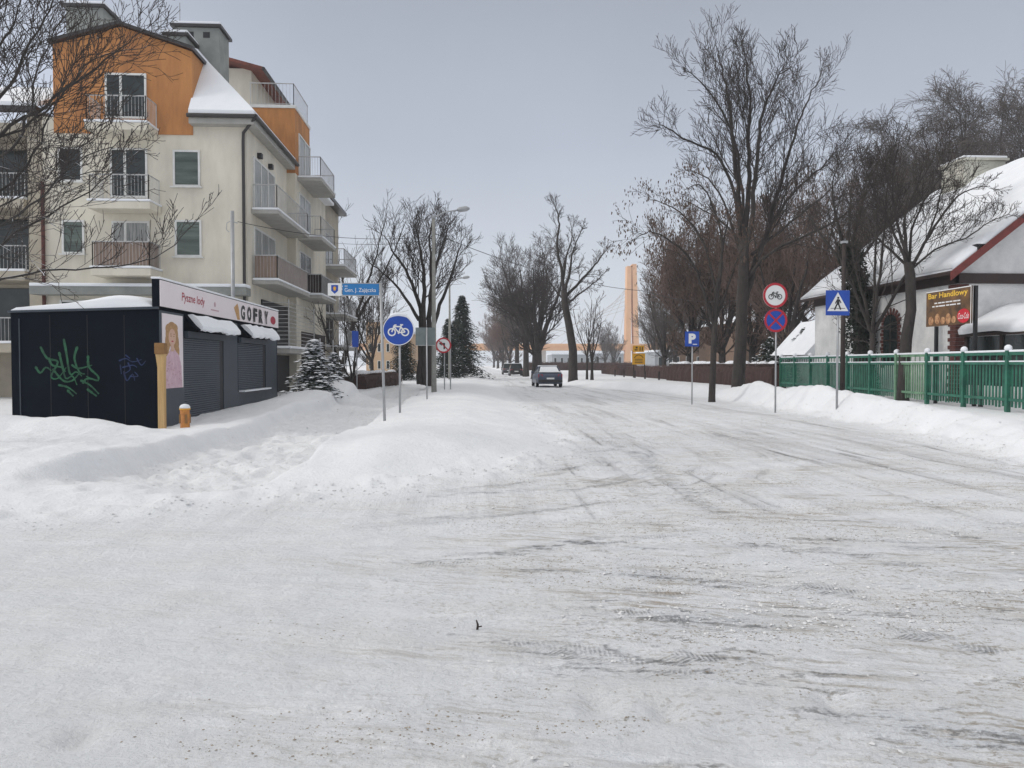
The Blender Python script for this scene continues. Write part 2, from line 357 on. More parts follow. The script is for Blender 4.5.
def ground_mat():
    m, nt, b = newmat('packed_snow'); N = nt.nodes; L = nt.links
    b.inputs['Roughness'].default_value = .8; b.inputs['Specular IOR Level'].default_value = .25
    def math_(op, a, c, cl=False):
        n = N.new('ShaderNodeMath'); n.operation = op; n.use_clamp = cl
        for i, v in enumerate((a, c)):
            if v is None: continue
            if isinstance(v, (int, float)): n.inputs[i].default_value = v
            else: L.new(v, n.inputs[i])
        return n.outputs[0]
    def noise(vec, scale, stretch=(1, 1, 1), det=6, rough=.6, rot=0):
        mp = N.new('ShaderNodeMapping'); mp.inputs['Scale'].default_value = stretch; mp.inputs['Rotation'].default_value = (0, 0, rot); mp.vector_type = 'TEXTURE' if rot else 'POINT'
        if rot: mp.inputs['Scale'].default_value = tuple(1/v for v in stretch)
        L.new(vec, mp.inputs[0]); n = N.new('ShaderNodeTexNoise'); n.inputs['Scale'].default_value = scale
        n.inputs['Detail'].default_value = det; n.inputs['Roughness'].default_value = rough; L.new(mp.outputs[0], n.inputs['Vector']); return n.outputs['Fac']
    def rng(v, a, c, lo=0, hi=1):
        n = N.new('ShaderNodeMapRange'); n.inputs[1].default_value = a; n.inputs[2].default_value = c; n.inputs[3].default_value = lo; n.inputs[4].default_value = hi
        L.new(v, n.inputs[0]); return n.outputs[0]
    def mix(f, a, c):
        n = N.new('ShaderNodeMix'); n.data_type = 'RGBA'; L.new(f, n.inputs[0])
        for i, v in ((6, a), (7, c)):
            if isinstance(v, tuple): n.inputs[i].default_value = (*v, 1)
            else: L.new(v, n.inputs[i])
        return n.outputs[2]
    tc = N.new('ShaderNodeTexCoord').outputs['Object']
    fb = N.new('ShaderNodeAttribute'); fb.attribute_name = 'flowB'
    wt = N.new('ShaderNodeAttribute'); wt.attribute_name = 'wts'; sx = N.new('ShaderNodeSeparateXYZ'); L.new(wt.outputs['Vector'], sx.inputs[0])
    pa = N.new('ShaderNodeAttribute'); pa.attribute_name = 'pathm'
    road, wB, wA = sx.outputs[0], sx.outputs[1], sx.outputs[2]
    soft = noise(tc, .55, det=4); fine = noise(tc, 14, det=7, rough=.7); med = noise(tc, 2.5, det=6)
    snow = mix(rng(soft, .35, .65), (.76, .775, .80), (.82, .83, .85))
    packed = mix(rng(med, .3, .7), (.70, .72, .755), (.80, .815, .84))
    tan = mix(rng(noise(tc, 1.3, (.6, 1.2, 1), 7, .7), .45, .7, 0, .55), packed, (.66, .645, .62))
    # streak families
    A1 = noise(tc, 1.0, (5.5, .28, 1), 8, .7); A2 = noise(tc, 1.0, (1.6, .10, 1), 5, .6)
    B1 = noise(fb.outputs['Vector'], 1.0, (.5, 6, 1), 8, .72); B2 = noise(fb.outputs['Vector'], 1.0, (.28, 1.6, 1), 4, .6)
    C1 = noise(tc, 1.0, (.9, 8, 1), 8, .74, rot=-.22); C2 = noise(tc, 1.0, (.5, 1.6, 1), 4, .6, rot=-.22)
    crumbs = noise(tc, 26, (.7, 1, 1), 4, .7, rot=-.1)
    sA = math_('MULTIPLY', math_('MULTIPLY', rng(A1, .53, .64), rng(A2, .46, .58)), wA)
    sB = math_('MULTIPLY', math_('MULTIPLY', rng(B1, .50, .62), rng(B2, .47, .58)), wB)
    wC = math_('SUBTRACT', 1.0, wA, True)
    sC = math_('MULTIPLY', math_('MULTIPLY', rng(C1, .52, .63), rng(C2, .46, .58)), wC)
    xs = N.new('ShaderNodeSeparateXYZ'); L.new(tc, xs.inputs[0])
    right = rng(xs.outputs[0], -1.5, 1.5, .15, 1.0)
    dirt = math_('ADD', math_('ADD', sA, math_('MULTIPLY', sB, .75)), math_('MULTIPLY', sC, 1.0))
    dirt = math_('MULTIPLY', dirt, right)
    dirt = math_('MULTIPLY', dirt, math_('MULTIPLY', rng(fine, .42, .58, .35, 1), rng(noise(tc, 38, (.6, 1, 1), 4, .8), .42, .60, .30, 1)), True)
    dirt = math_('MULTIPLY', dirt, road, True)
    cr = math_('MULTIPLY', math_('MULTIPLY', rng(crumbs, .54, .62), rng(noise(tc, .8, (1, 1.6, 1), 4), .44, .58)), math_('MULTIPLY', road, right), True)
    c = mix(math_('MULTIPLY', road, rng(xs.outputs[0], -2.5, 2.5, .55, 1)), snow, tan)
    c = mix(math_('MULTIPLY', rng(A2, .5, .62), math_('MULTIPLY', math_('MULTIPLY', wA, road), .5)), c, (.50, .50, .515))
    tk = N.new('ShaderNodeAttribute'); tk.attribute_name = 'trk'; st = N.new('ShaderNodeSeparateXYZ'); L.new(tk.outputs['Vector'], st.inputs[0])
    av = math_('ABSOLUTE', st.outputs[1], None); band = math_('MULTIPLY', rng(av, .16, .09), st.outputs[2])
    wav = math_('SINE', math_('ADD', math_('MULTIPLY', st.outputs[0], 210.0), math_('MULTIPLY', av, 110.0)), None)
    tread = math_('MULTIPLY', math_('MULTIPLY', band, rng(wav, -.6, .5, .45, 1)), math_('MULTIPLY', rng(noise(tc, 3.0, (.6, 2.2, 1), 7, .75), .47, .62), rng(fine, .40, .6, .2, 1)), True)
    c = mix(math_('MULTIPLY', tread, .8), c, (.20, .205, .22))
    c = mix(math_('MULTIPLY', cr, .75), c, (.36, .32, .27))
    broad = math_('MULTIPLY', math_('ADD', math_('MULTIPLY', rng(C2, .50, .64), wC), math_('MULTIPLY', rng(B2, .50, .64), wB), True), math_('MULTIPLY', road, right), True)
    c = mix(math_('MULTIPLY', math_('MULTIPLY', broad, rng(C1, .38, .6)), .55), c, mix(rng(soft, .45, .55), (.50, .53, .57), (.55, .51, .46)))
    brown = math_('MULTIPLY', math_('MULTIPLY', rng(noise(tc, 1.0, (1.6, 14, 1), 8, .78, rot=-.3), .49, .60), rng(noise(tc, .7, (.8, 1.6, 1), 4), .46, .60)), math_('MULTIPLY', road, right), True)
    c = mix(math_('MULTIPLY', math_('MULTIPLY', brown, rng(xs.outputs[1], 20, 9)), .9), c, (.36, .31, .25))
    c = mix(math_('MULTIPLY', dirt, .85), c, mix(rng(med, .4, .6), (.17, .17, .18), (.28, .26, .235)))
    c = mix(math_('MULTIPLY', math_('MULTIPLY', pa.outputs['Fac'], rng(fine, .4, .65)), .35), c, (.62, .61, .60))
    L.new(c, b.inputs['Base Color'])
    hgt = math_('ADD', math_('MULTIPLY', fine, .35), math_('MULTIPLY', med, .8))
    hgt = math_('SUBTRACT', math_('SUBTRACT', hgt, math_('MULTIPLY', tread, .4)), math_('MULTIPLY', dirt, .5))
    hgt = math_('ADD', hgt, math_('MULTIPLY', math_('MULTIPLY', road, crumbs), .35))
    hgt = math_('ADD', hgt, math_('MULTIPLY', math_('MULTIPLY', road, math_('ADD', math_('MULTIPLY', A1, wA), math_('MULTIPLY', C1, wC))), .7))
    bp = N.new('ShaderNodeBump'); bp.inputs['Strength'].default_value = 1; bp.inputs['Distance'].default_value = .06
    L.new(hgt, bp.inputs['Height']); L.new(bp.outputs[0], b.inputs['Normal'])
    return m
terrain()
def scatter(name, n, m, seed, rs, fn, flat=.6):
    rg = np.random.default_rng(seed); X = []; Y = []; R_ = []
    while len(X) < n:
        y = 2.0+rg.random(n)**2.0*26; x = rg.uniform(-.72, .74, n)*y + .055*y; w_ = fn(x, y); k = rg.random(n) < w_
        X += list(x[k]); Y += list(y[k])
    X = np.array(X[:n]); Y = np.array(Y[:n]); Z = gh(X, Y); r = rs[0]+(rs[1]-rs[0])*rg.random(n)**3.5; r = r*(.8+.03*Y)
    base = np.array([(1, 0, 0), (0, 1, 0), (-1, 0, 0), (0, -1, 0), (0, 0, 1), (0, 0, -.6), (.65, .65, .5), (-.65, .6, .55)])
    V_ = base[None]*(1+rg.uniform(-.35, .35, (n, 8, 1)))*r[:, None, None]
    V_[..., 2] *= flat; a = rg.random(n)*6.28; c, s_ = np.cos(a)[:, None], np.sin(a)[:, None]
    x = V_[..., 0]*c-V_[..., 1]*s_+X[:, None]; y = V_[..., 0]*s_+V_[..., 1]*c+Y[:, None]; z = V_[..., 2]+Z[:, None]+(r*flat*.25)[:, None]
    co = np.stack([x, y, z], -1).reshape(-1, 3)
    f = np.array([(0, 6, 4), (0, 1, 6), (1, 4, 6), (1, 7, 4), (1, 2, 7), (2, 4, 7), (2, 3, 4), (3, 0, 4), (1, 0, 5), (2, 1, 5), (3, 2, 5), (0, 3, 5)])
    F_ = (f[None]+8*np.arange(n)[:, None, None]).reshape(-1, 3); me = bpy.data.meshes.new(name); me.from_pydata(co.tolist(), [], F_.tolist())
    me.materials.append(MT[m]); o = bpy.data.objects.new(name, me); COL.objects.link(o); o['kind'] = 'stuff'
def w_clod(x, y):
    sl = sdf(PL, x, y); sr = sdf(PR, x, y); n_ = fbm(x*.7, y*1.1, 3, 71)
    toe = np.exp(-((sl-.1)/.45)**2) + np.exp(-((sr-.25)/.5)**2); road = (sl < 0) & (sr < 0)
    return np.clip(toe*np.clip(n_+.45, 0, 1) + road*.30*np.clip(fbm(x*.5, y*2.0, 3, 75)*3, 0, 1)*sstep(-1.0, 2.0, x) + .5*pathm(x, y)*np.clip(n_+.3, 0, 1), 0, 1)*.8
def w_grit(x, y):
    road = (sdf(PL, x, y) < .2) & (sdf(PR, x, y) < .2); n_ = np.clip(fbm(x*.45+y*.1, y*2.2, 4, 81)*4-.1, 0, 1)
    return road*n_*sstep(-1.8, 1.5, x)
scatter('snow_clods', 9000, 'clod', 5, (.004, .022), w_clod, .5)
scatter('slush_grit', 26000, 'grit', 6, (.0025, .009), w_grit, .35)
# ------------------------------------------------------------------ trees
class Tree:
    def __init__(s, seed, wob=.13, trop=.10, droop=0, minr=.006, crown_sides=3, dens=1.0, up=.5):
        s.rng = random.Random(seed); s.t = MB(); s.c = MB(); s.lf = MB(); s.wob = wob; s.trop = trop; s.droop = droop
        s.minr = minr; s.sides = crown_sides; s.dens = dens; s.tips = []; s.up = up
    def rv(s): r = s.rng; return Vector((r.uniform(-1, 1), r.uniform(-1, 1), r.uniform(-1, 1)))
    def limb(s, pts, r0, r1, lvl, k, lmul=.42, thick=True, t0=.15):
        """polyline limb with side branches"""
        P = [Vector(p) for p in pts]
        # resample with jitter
        Q = []; n = 4
        for i in range(len(P)-1):
            a = P[max(i-1, 0)]; b = P[i]; c = P[i+1]; d = P[min(i+2, len(P)-1)]
            for j in range(n):
                t = j/n; q = .5*((2*b)+(c-a)*t+(2*a-5*b+4*c-d)*t*t+(-a+3*b-3*c+d)*t**3)
                Q.append(q)
        Q.append(P[-1]); L = sum((Q[i+1]-Q[i]).length for i in range(len(Q)-1))
        for i in range(1, len(Q)-1): Q[i] = Q[i] + s.rv()*L*.006
        m = len(Q); rad = [max(r0+(r1-r0)*(i/(m-1))**.8, s.minr) for i in range(m)]
        (s.t if thick else s.c).tube(Q, rad, 8 if thick else 4)
        for i in range(k):
            t = t0 + (1-t0)*(i+s.rng.random())/k; f = min(t*(m-1), m-1.001); a = int(f)
            p = Q[a].lerp(Q[a+1], f-a); d = (Q[a+1]-Q[a]).normalized()
            s.grow(p, s.side(d), L*lmul*(1.12-.62*t)*s.rng.uniform(.6, 1.25), max(rad[a]*.36, s.minr), lvl)
    def side(s, d):
        w = s.rv(); w = (w - d*w.dot(d)); w.z += .15
        w = w.normalized() if w.length > .01 else Vector((1, 0, 0))
        a = s.rng.uniform(.45, .95); return (d*math.cos(a) + w*math.sin(a)).normalized()
    def grow(s, p, d, L, r, lvl):
        n = 5 if lvl > 1 else (4 if lvl == 1 else 3); pts = [p]; q = p
        for i in range(n):
            d = (d + s.rv()*s.wob + Vector((0, 0, s.trop - s.droop*(i/n)*(1 if lvl < 2 else .4)))).normalized(); q = q + d*(L/n); pts.append(q)
        rad = [max(r*(1-.75*i/n), s.minr) for i in range(n+1)]
        thick = r > .045
        (s.t if thick else s.c).tube(pts, rad, 5 if thick else s.sides, cap=False)
        if lvl <= 0:
            s.tips.append((pts[-1], d)); return
        k = max(2, int((4.5 + L*1.6)*s.dens)) if lvl > 1 else max(2, int((3+L*2.6)*s.dens))
        k = min(k, 12)
        for i in range(k):
            t = .18 + .82*(i+s.rng.random())/k; f = min(t*n, n-.001); a = int(f)
            pp = pts[a].lerp(pts[a+1], f-a); dd = (pts[a+1]-pts[a]).normalized()
            s.grow(pp, s.side(dd), L*(.68-.28*t)*s.rng.uniform(.6, 1.25), r*.5, lvl-1)
    def auto(s, base, Ht, r, lean=(0, 0), stems=3, fork=.3, spread=.35, k=9, lvl=2):
        b = Vector(base); f = b + Vector((lean[0]*fork, lean[1]*fork, Ht*fork))
        s.t.tube([b-Vector((0, 0, .4)), b+Vector((0, 0, .15)), b.lerp(f, .4), f], [r*1.35, r*1.08, r*.92, r*.8], 9)
        for i in range(stems):
            a = 2*math.pi*(i+s.rng.random()*.6)/stems; sp = spread*Ht*s.rng.uniform(.5, 1); hh = Ht*(1-fork)*s.rng.uniform(.8, 1)
            if i == 0: sp *= .25; hh = Ht*(1-fork)
            o = Vector((math.cos(a), math.sin(a), 0))
            pts = [f-Vector((0, 0, .1)), f+o*sp*.35+Vector((lean[0]*.2, lean[1]*.2, hh*.28)), f+o*sp*.75+Vector((lean[0]*.4, lean[1]*.4, hh*.62)), f+o*sp+Vector((lean[0]*.6, lean[1]*.6, hh))]
            s.limb(pts, r*.62, .02, lvl, k, .42)
        for i in range(int(k*.5)):
            z = fork*s.rng.uniform(.75, 1.1); a = s.rng.random()*6.28
            s.grow(b.lerp(f, min(1, z/fork*.95)), Vector((math.cos(a), math.sin(a), .5)).normalized(), Ht*.2*s.rng.uniform(.6, 1.1), r*.25, lvl)
    def leaves(s, n, size, spread=.15):
        for i in range(n):
            p, d = s.rng.choice(s.tips); p = p + s.rv()*spread
            u = s.rv().normalized()*size; w = Vector((0, 0, -size*1.6)) + s.rv()*size*.5
            s.lf.quad(p-u*.5, p+u*.5, p+u*.3+w, p-u*.3+w)
    def build(s, name, base, label, cat='tree', group=None, bark='bark', twig='twig', leaf='dry_leaf', rz=0):
        root = empty(name, base, label, cat, group)
        s.t.build('trunk', bark, root, smooth=True)
        s.c.build('crown', twig, root)
        if s.lf.f: s.lf.build('leaves', leaf, root)
        return root
def pts(lst, d, dd=0, base=None):
    """limb points: picture directions at real distances; dd spreads the tips in depth"""
    n = len(lst); return [W(x, y, d + dd*(i/(n-1))**1.2) for i, (x, y) in enumerate(lst)]
def gbase(px, d):
    p = W(px, 380, d); return Vector((p.x, p.y, G(p.x, p.y)))
def copy_thing(root, loc, rz, sc, label, group=None):
    c = root.copy(); COL.objects.link(c); c.location = loc; c.rotation_euler = (0, 0, rz); c.scale = (sc, sc, sc)
    c['label'] = label
    if group: c['group'] = group
    for ch in list(root.children):
        k = ch.copy(); COL.objects.link(k); k.parent = c
        for g2 in list(ch.children):
            k2 = g2.copy(); COL.objects.link(k2); k2.parent = k
    return c
def grp(s): return s
# --- tall tree right of the road
d = 36; T = Tree(11, trop=.06, wob=.10, minr=.0085, dens=.95); SQ = lambda l: [(x, y+max(0, 300-y)*.085) for x, y in l]
b = gbase(738, d)
T.t.tube([b-Vector((0, 0, .5)), b+Vector((0, 0, .2)), W(741, 340, d), W(742, 300, d), W(744, 262, d), W(744.5, 225, d)], [.40, .31, .27, .26, .24, .17], 10)
for l, r, dd, k in [
    ([(742, 290), (742, 215), (737, 160), (731, 110), (727, 70), (720, 40), (716, 20)], .20, 1.5, 17),
    ([(744, 250), (748, 180), (749, 130), (750, 90), (747, 50), (744, 22)], .18, -1.0, 16),
    ([(744, 270), (752, 200), (758, 130), (765, 90), (776, 60), (792, 44)], .17, -3, 16),
    ([(745, 300), (757, 255), (770, 215), (785, 160), (795, 120), (808, 80), (822, 56)], .20, 2, 18),
    ([(743, 245), (733, 178), (715, 140), (690, 127), (667, 112), (658, 104)], .12, -2, 13),
    ([(743, 262), (728, 205), (708, 168), (684, 158)], .10, 3, 11),
    ([(748, 275), (768, 250), (800, 232), (838, 212), (862, 188), (884, 162)], .12, -4, 12),
    ([(755, 262), (772, 215), (800, 175), (826, 150), (848, 120)], .12, 3.5, 13),
    ([(743, 240), (722, 215), (700, 200), (682, 190)], .08, 2.5, 8),
    ([(744, 225), (738, 140), (722, 95), (700, 62), (684, 46)], .10, -3, 12),
    ([(752, 250), (790, 215), (830, 180), (850, 150)], .10, 5, 10)]:
    T.limb(pts(SQ(l), d, dd), r*.85, .014, 2, int(k*1.4), .25, t0=.2)
T.build('bare_tree', b, 'tallest bare tree rising beside the round bicycle ban sign, with no leaves', bark='bark', twig='twig')
# --- leaning small tree with seed clusters
d = 32; T = Tree(12, trop=.02, droop=.22, minr=.007); b = gbase(712, d)
T.t.tube([b-Vector((0, 0, .4)), b+Vector((0, 0, .2)), W(714, 340, d), W(717, 290, d), W(722, 262, d)], [.19, .15, .12, .10, .08], 8)
for l, r, dd, k in [([(715, 330), (703, 290), (690, 258), (670, 240), (650, 232), (634, 240)], .08, -1, 11),
    ([(717, 300), (706, 250), (690, 222), (668, 205), (650, 200)], .07, 1.5, 11),
    ([(718, 290), (722, 240), (712, 205), (700, 185), (684, 190)], .07, -1, 9),
    ([(716, 320), (730, 280), (742, 250), (760, 235)], .07, 1.5, 8),
    ([(721, 262), (728, 220), (738, 195)], .06, 0, 7)]:
    T.limb(pts(l, d, dd), r, .012, 1, k, .32)
T.leaves(1500, .06, .22)
T.build('seed_tree', b, 'smaller leaning tree with drooping brown seed clusters next to the parking sign')
# --- tree in front of the white house
d = 26.5; T = Tree(13, trop=.03, wob=.22, minr=.006, dens=1.12); b = gbase(903, d)
T.t.tube([b-Vector((0, 0, .4)), b+Vector((0, 0, .1)), W(906, 340, d), W(911, 310, d), W(910, 275, d), W(908, 262, d)], [.24, .21, .19, .17, .17, .15], 9)
for l, r, dd, k in [([(910, 272), (895, 235), (880, 205), (868, 178), (862, 160)], .09, -1, 13),
    ([(908, 265), (905, 225), (915, 190), (930, 165), (938, 140)], .10, 1, 14),
    ([(911, 268), (930, 235), (950, 205), (968, 190), (990, 186)], .09, -1.5, 13),
    ([(909, 262), (915, 220), (935, 185), (950, 160)], .08, 1.5, 12),
    ([(909, 268), (885, 245), (862, 225), (845, 222)], .08, 1, 11),
    ([(908, 262), (895, 210), (893, 170), (900, 140)], .09, -2, 13),
    ([(910, 270), (935, 250), (965, 238), (990, 222), (1010, 214)], .06, -1.8, 10)]:
    T.limb(pts(l, d, dd), r*.72, .010, 2, int(k*1.45), .34)
T.build('bare_tree', b, 'bare tree with a crooked trunk standing before the white house wall behind the billboard')
# --- ivy clad tree behind the crossing sign
d = 31; T = Tree(14, trop=.06, wob=.16, minr=.009, dens=.9); b = gbase(860, d)
T.t.tube([b-Vector((0, 0, .4)), b, W(861, 330, d), W(860, 290, d), W(852, 250, d)], [.34, .30, .26, .24, .2], 9)
for l, r, dd, k in [([(848, 262), (838, 225), (832, 190), (838, 165)], .12, -1, 13), ([(848, 262), (858, 220), (868, 185), (880, 160)], .12, 1, 13),
    ([(848, 270), (825, 240), (808, 215), (800, 195)], .10, 2, 12), ([(849, 275), (875, 240), (895, 215), (905, 200)], .09, -1, 11),
    ([(847, 255), (850, 215), (852, 185), (858, 160)], .10, 3, 12)]:
    T.limb(pts(l, d, dd), r*.8, .012, 2, int(k*.85), .34)
for i in range(4600):
    z = T.rng.uniform(0, 1)**.8; p = W(861-12*z*z, 355-110*z, d); a = T.rng.random()*6.28; rr = T.rng.uniform(.15, .62)*(1-.2*z)
    p = p + Vector((math.cos(a)*rr, math.sin(a)*rr, T.rng.uniform(-.2, .2))); u = T.rv().normalized()*.06; w = T.rv().normalized()*.07
    T.lf.quad(p-u, p-w, p+u, p+w)
T.build('ivy_tree', b, 'dark ivy covered tree between the crossing sign and the white house', leaf='needle')
# --- crooked tree beyond the road
d = 60; T = Tree(15, trop=.02, wob=.2, minr=.011); b = gbase(573, d)
T.t.tube([b-Vector((0, 0, .4)), b+Vector((0, 0, .3)), W(573, 350, d), W(569, 325, d), W(565, 305, d), W(564, 290, d)], [.46, .38, .33, .30, .27, .24], 9)
for l, r, dd, k in [([(564, 292), (561, 265), (557, 240), (559, 215), (556, 195), (552, 187)], .16, 1, 15),
    ([(564, 292), (570, 270), (572, 250), (578, 230), (585, 215)], .13, -2, 13),
    ([(565, 298), (580, 280), (592, 265), (602, 250), (607, 240)], .14, 2, 14),
    ([(563, 285), (566, 255), (572, 228), (570, 212)], .10, 3, 11),
    ([(566, 305), (582, 292), (596, 280), (606, 268)], .09, -3, 10),
    ([(564, 300), (552, 285), (546, 268), (545, 250)], .08, 2, 9)]:
    T.limb(pts([(x, y+max(0, 290-y)*.13) for x, y in l], d, dd), r, .02, 2, k, .21)
T.build('bare_tree', b, 'crooked bare tree on the snow just right of the silver car')
# --- tree group beyond the crooked tree
GT = 'bare trees along the far road edge'
far_lab = ['thick multi stemmed bare tree behind the crooked one', ]
def autotree(name, px, d, top, r, label, seed, group=None, stems=4, fork=.3, spread=.3, k=12, lvl=2, twig='twig', minr=.012, lean=(0, 0), dens=1.0, leaves=0, **kw):
    b = gbase(px, d); Ht = 1.6+(364-top)/F*d - b.z
    T = Tree(seed, minr=minr, dens=dens, **kw); T.auto(b, Ht, r, lean, stems, fork, spread, k, lvl)
    if leaves: T.leaves(leaves, .10, .5)
    return T.build(name, b, label, group=group, twig=twig)
autotree('bare_tree', 537, 82, 252, .62, 'broad bare tree with the thickest trunk beyond the car', 21, GT, stems=6, fork=.22, spread=.30, k=9, trop=.05, twig='twig', minr=.014)
autotree('bare_tree', 526, 96, 258, .40, 'bare tree immediately left of the thickest trunk beyond the car', 22, GT, stems=5, spread=.28, k=8, trop=.05, minr=.016)
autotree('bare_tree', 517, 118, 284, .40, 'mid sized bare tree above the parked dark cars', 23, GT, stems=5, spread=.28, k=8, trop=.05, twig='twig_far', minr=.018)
P1 = autotree('bare_tree', 510, 150, 302, .4, 'reddish twiggy tree behind the two dark cars', 24, GT, stems=5, fork=.15, spread=.3, k=10, twig='twig_red', minr=.022)
for i, (px, dd_, sc) in enumerate([(503, 185, .95), (498, 225, 1.0), (494, 270, 1.05)]):
    copy_thing(P1, gbase(px, dd_), i*1.3+.5, sc, ['reddish far tree where the road narrows, nearest of three', 'middle tree of the three closing off the road', 'farthest hazy tree at the very end of the road'][i], GT)
autotree('young_tree', 587, 62, 300, .10, 'young thin tree right beside the crooked bare tree', 25, stems=3, k=6, lvl=1, minr=.012)
autotree('young_tree', 592, 60, 318, .13, 'small bare tree with a crooked thin trunk by the yellow board', 26, stems=4, k=6, lvl=1, minr=.012, wob=.25)
# --- left side trees
b = gbase(424, 44); d = 44; T = Tree(31, trop=.07, minr=.010, dens=.9)
for l, r, dd, k in [([(420, 384), (421, 330), (418, 300), (405, 270), (392, 250), (384, 235)], .20, 1, 14),
    ([(424, 385), (424, 330), (424, 280), (420, 245), (415, 222)], .22, -1, 15),
    ([(429, 386), (429, 330), (431, 285), (430, 245), (432, 216)], .22, 2, 15),
    ([(430, 340), (440, 305), (450, 280), (458, 255), (462, 240)], .14, -2, 13),
    ([(419, 320), (400, 290), (382, 272), (368, 262)], .11, 2, 11), ([(428, 320), (436, 270), (444, 240), (450, 222)], .13, 2, 12)]:
    T.limb(pts(l, d, dd), r, .016, 2, k, .30, t0=.35)
T.build('bare_tree', b, 'wide bare tree with several stems behind the tall concrete lamp post')
autotree('bare_tree', 338, 52, 212, .20, 'slender bare tree leaning past the end of the flats', 32, stems=3, fork=.35, spread=.3, k=8, lvl=1, lean=(3, 0), minr=.011)
autotree('bare_tree', 372, 60, 285, .16, 'low branching tree before the orange beige block', 33, stems=5, fork=.2, spread=.5, k=9, lvl=2, twig='twig', minr=.011)
autotree('bare_tree', 352, 40, 300, .10, 'scrubby young tree behind the small blue sign', 34, stems=5, fork=.1, spread=.5, k=8, lvl=1, minr=.009)
# --- trees behind the hedge, right
GR = 'trees behind the brown hedge'
A = autotree('bare_tree', 690, 62, 232, .3, 'rusty brown tree holding dry leaves above the parking sign', 41, GR, stems=6, fork=.2, spread=.35, k=13, twig='twig_red', minr=.014, leaves=3500)
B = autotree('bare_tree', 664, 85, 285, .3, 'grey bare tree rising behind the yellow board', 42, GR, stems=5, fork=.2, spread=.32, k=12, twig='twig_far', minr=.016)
Cc = autotree('bare_tree', 785, 52, 205, .34, 'dense brown tree directly above the bicycle ban sign', 43, GR, stems=6, fork=.18, spread=.36, k=13, twig='twig_red', minr=.013, leaves=2500)
for i, (pr, px, dd_, rz, sc, lab) in enumerate([
    (A, 722, 58, 1.2, 1.02, 'rusty tree between the two nearer roadside trunks'), (A, 752, 66, 2.6, 1.12, 'rusty tree just behind the tallest trunk'),
    (Cc, 822, 62, .8, 1.0, 'brown tree behind the pedestrian crossing sign'),
    (B, 654, 120, 1.5, .9, 'grey bare tree close beside the orange pylon'), (B, 675, 100, 3.3, 1.15, 'grey bare tree farther behind the parking sign'),
    (B, 706, 90, 4.4, 1.15, 'tall grey tree behind the rusty trees'), (B, 770, 80, 5.2, 1.15, 'tall grey tree showing above the brown ones'),
    (B, 614, 170, .4, .7, 'small distant tree left of the orange pylon'), (B, 868, 66, 2.2, 1.25, 'tree whose crown rises over the snowy roof end'),
    (B, 605, 210, 2.0, 1.1, 'faint far tree above the low white sheds')]):
    copy_thing(pr, gbase(px, dd_), rz, sc, lab, GR)
# --- weeping trees behind the house
d = 52
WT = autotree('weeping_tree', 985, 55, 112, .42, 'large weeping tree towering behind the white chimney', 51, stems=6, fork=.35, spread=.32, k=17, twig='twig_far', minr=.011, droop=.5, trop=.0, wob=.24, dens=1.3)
autotree('bare_tree', 872, 29, 178, .13, 'twiggy tree left of the arched house window, close to the wall', 52, stems=5, fork=.3, spread=.34, k=8, twig='twig', minr=.007, wob=.2, trop=.04, dens=.8)
b2 = gbase(925, 50)
copy_thing(WT, gbase(948, 60), .9, 1.05, 'weeping tree left of the largest one behind the snowy roof')
copy_thing(WT, b2, 2.1, .74, 'lower weeping tree over the middle of the snowy roof')
# --- left foreground tree, trunk out of frame
d = 12; T = Tree(61, trop=.05, wob=.12, minr=.0046, dens=.8)
b = gbase(-150, d)
T.t.tube([b-Vector((0, 0, .4)), b, W(-150, 330, d), W(-140, 260, d), W(-130, 200, d)], [.26, .22, .20, .18, .15], 9)
for l, r, dd, k in [
    ([(-140, 330), (-60, 300), (0, 281), (45, 270), (110, 267), (155, 258), (186, 232)], .030, 1, 9),
    ([(-140, 300), (-60, 290), (0, 243), (50, 215), (100, 182), (140, 150)], .035, 2, 14),
    ([(-140, 280), (-50, 250), (0, 226), (40, 200), (75, 165), (120, 140)], .030, -1, 12),
    ([(-140, 260), (-60, 200), (0, 135), (45, 105), (85, 75), (120, 50), (145, 28)], .045, 1, 16),
    ([(-140, 250), (-60, 160), (0, 95), (22, 60), (45, 20), (60, -20)], .04, -1, 14),
    ([(-140, 240), (-70, 140), (-10, 60), (15, 20), (30, -30)], .04, 1.5, 14),
    ([(-130, 230), (-60, 170), (20, 128), (60, 95), (92, 60), (150, 45)], .03, 2, 14),
    ([(-130, 240), (-40, 180), (10, 150), (30, 110), (40, 60), (70, 10)], .03, -1.5, 13),
    ([(-130, 220), (-60, 90), (-10, 20), (20, -30)], .03, 0, 12),
    ([(-140, 270), (-40, 215), (20, 175), (45, 130), (62, 90), (80, 40)], .03, 1, 13),
    ([(-140, 290), (-60, 262), (0, 208), (35, 190), (80, 175), (130, 168)], .022, 0, 10)]:
    T.limb(pts(l, d, dd), r, .006, 2, int(k*1.6), .24, t0=.28)
T.build('bare_tree', b, 'snow dusted branches of a near tree reaching in over the kiosk', bark='bark_snowy', twig='twig_snowy')
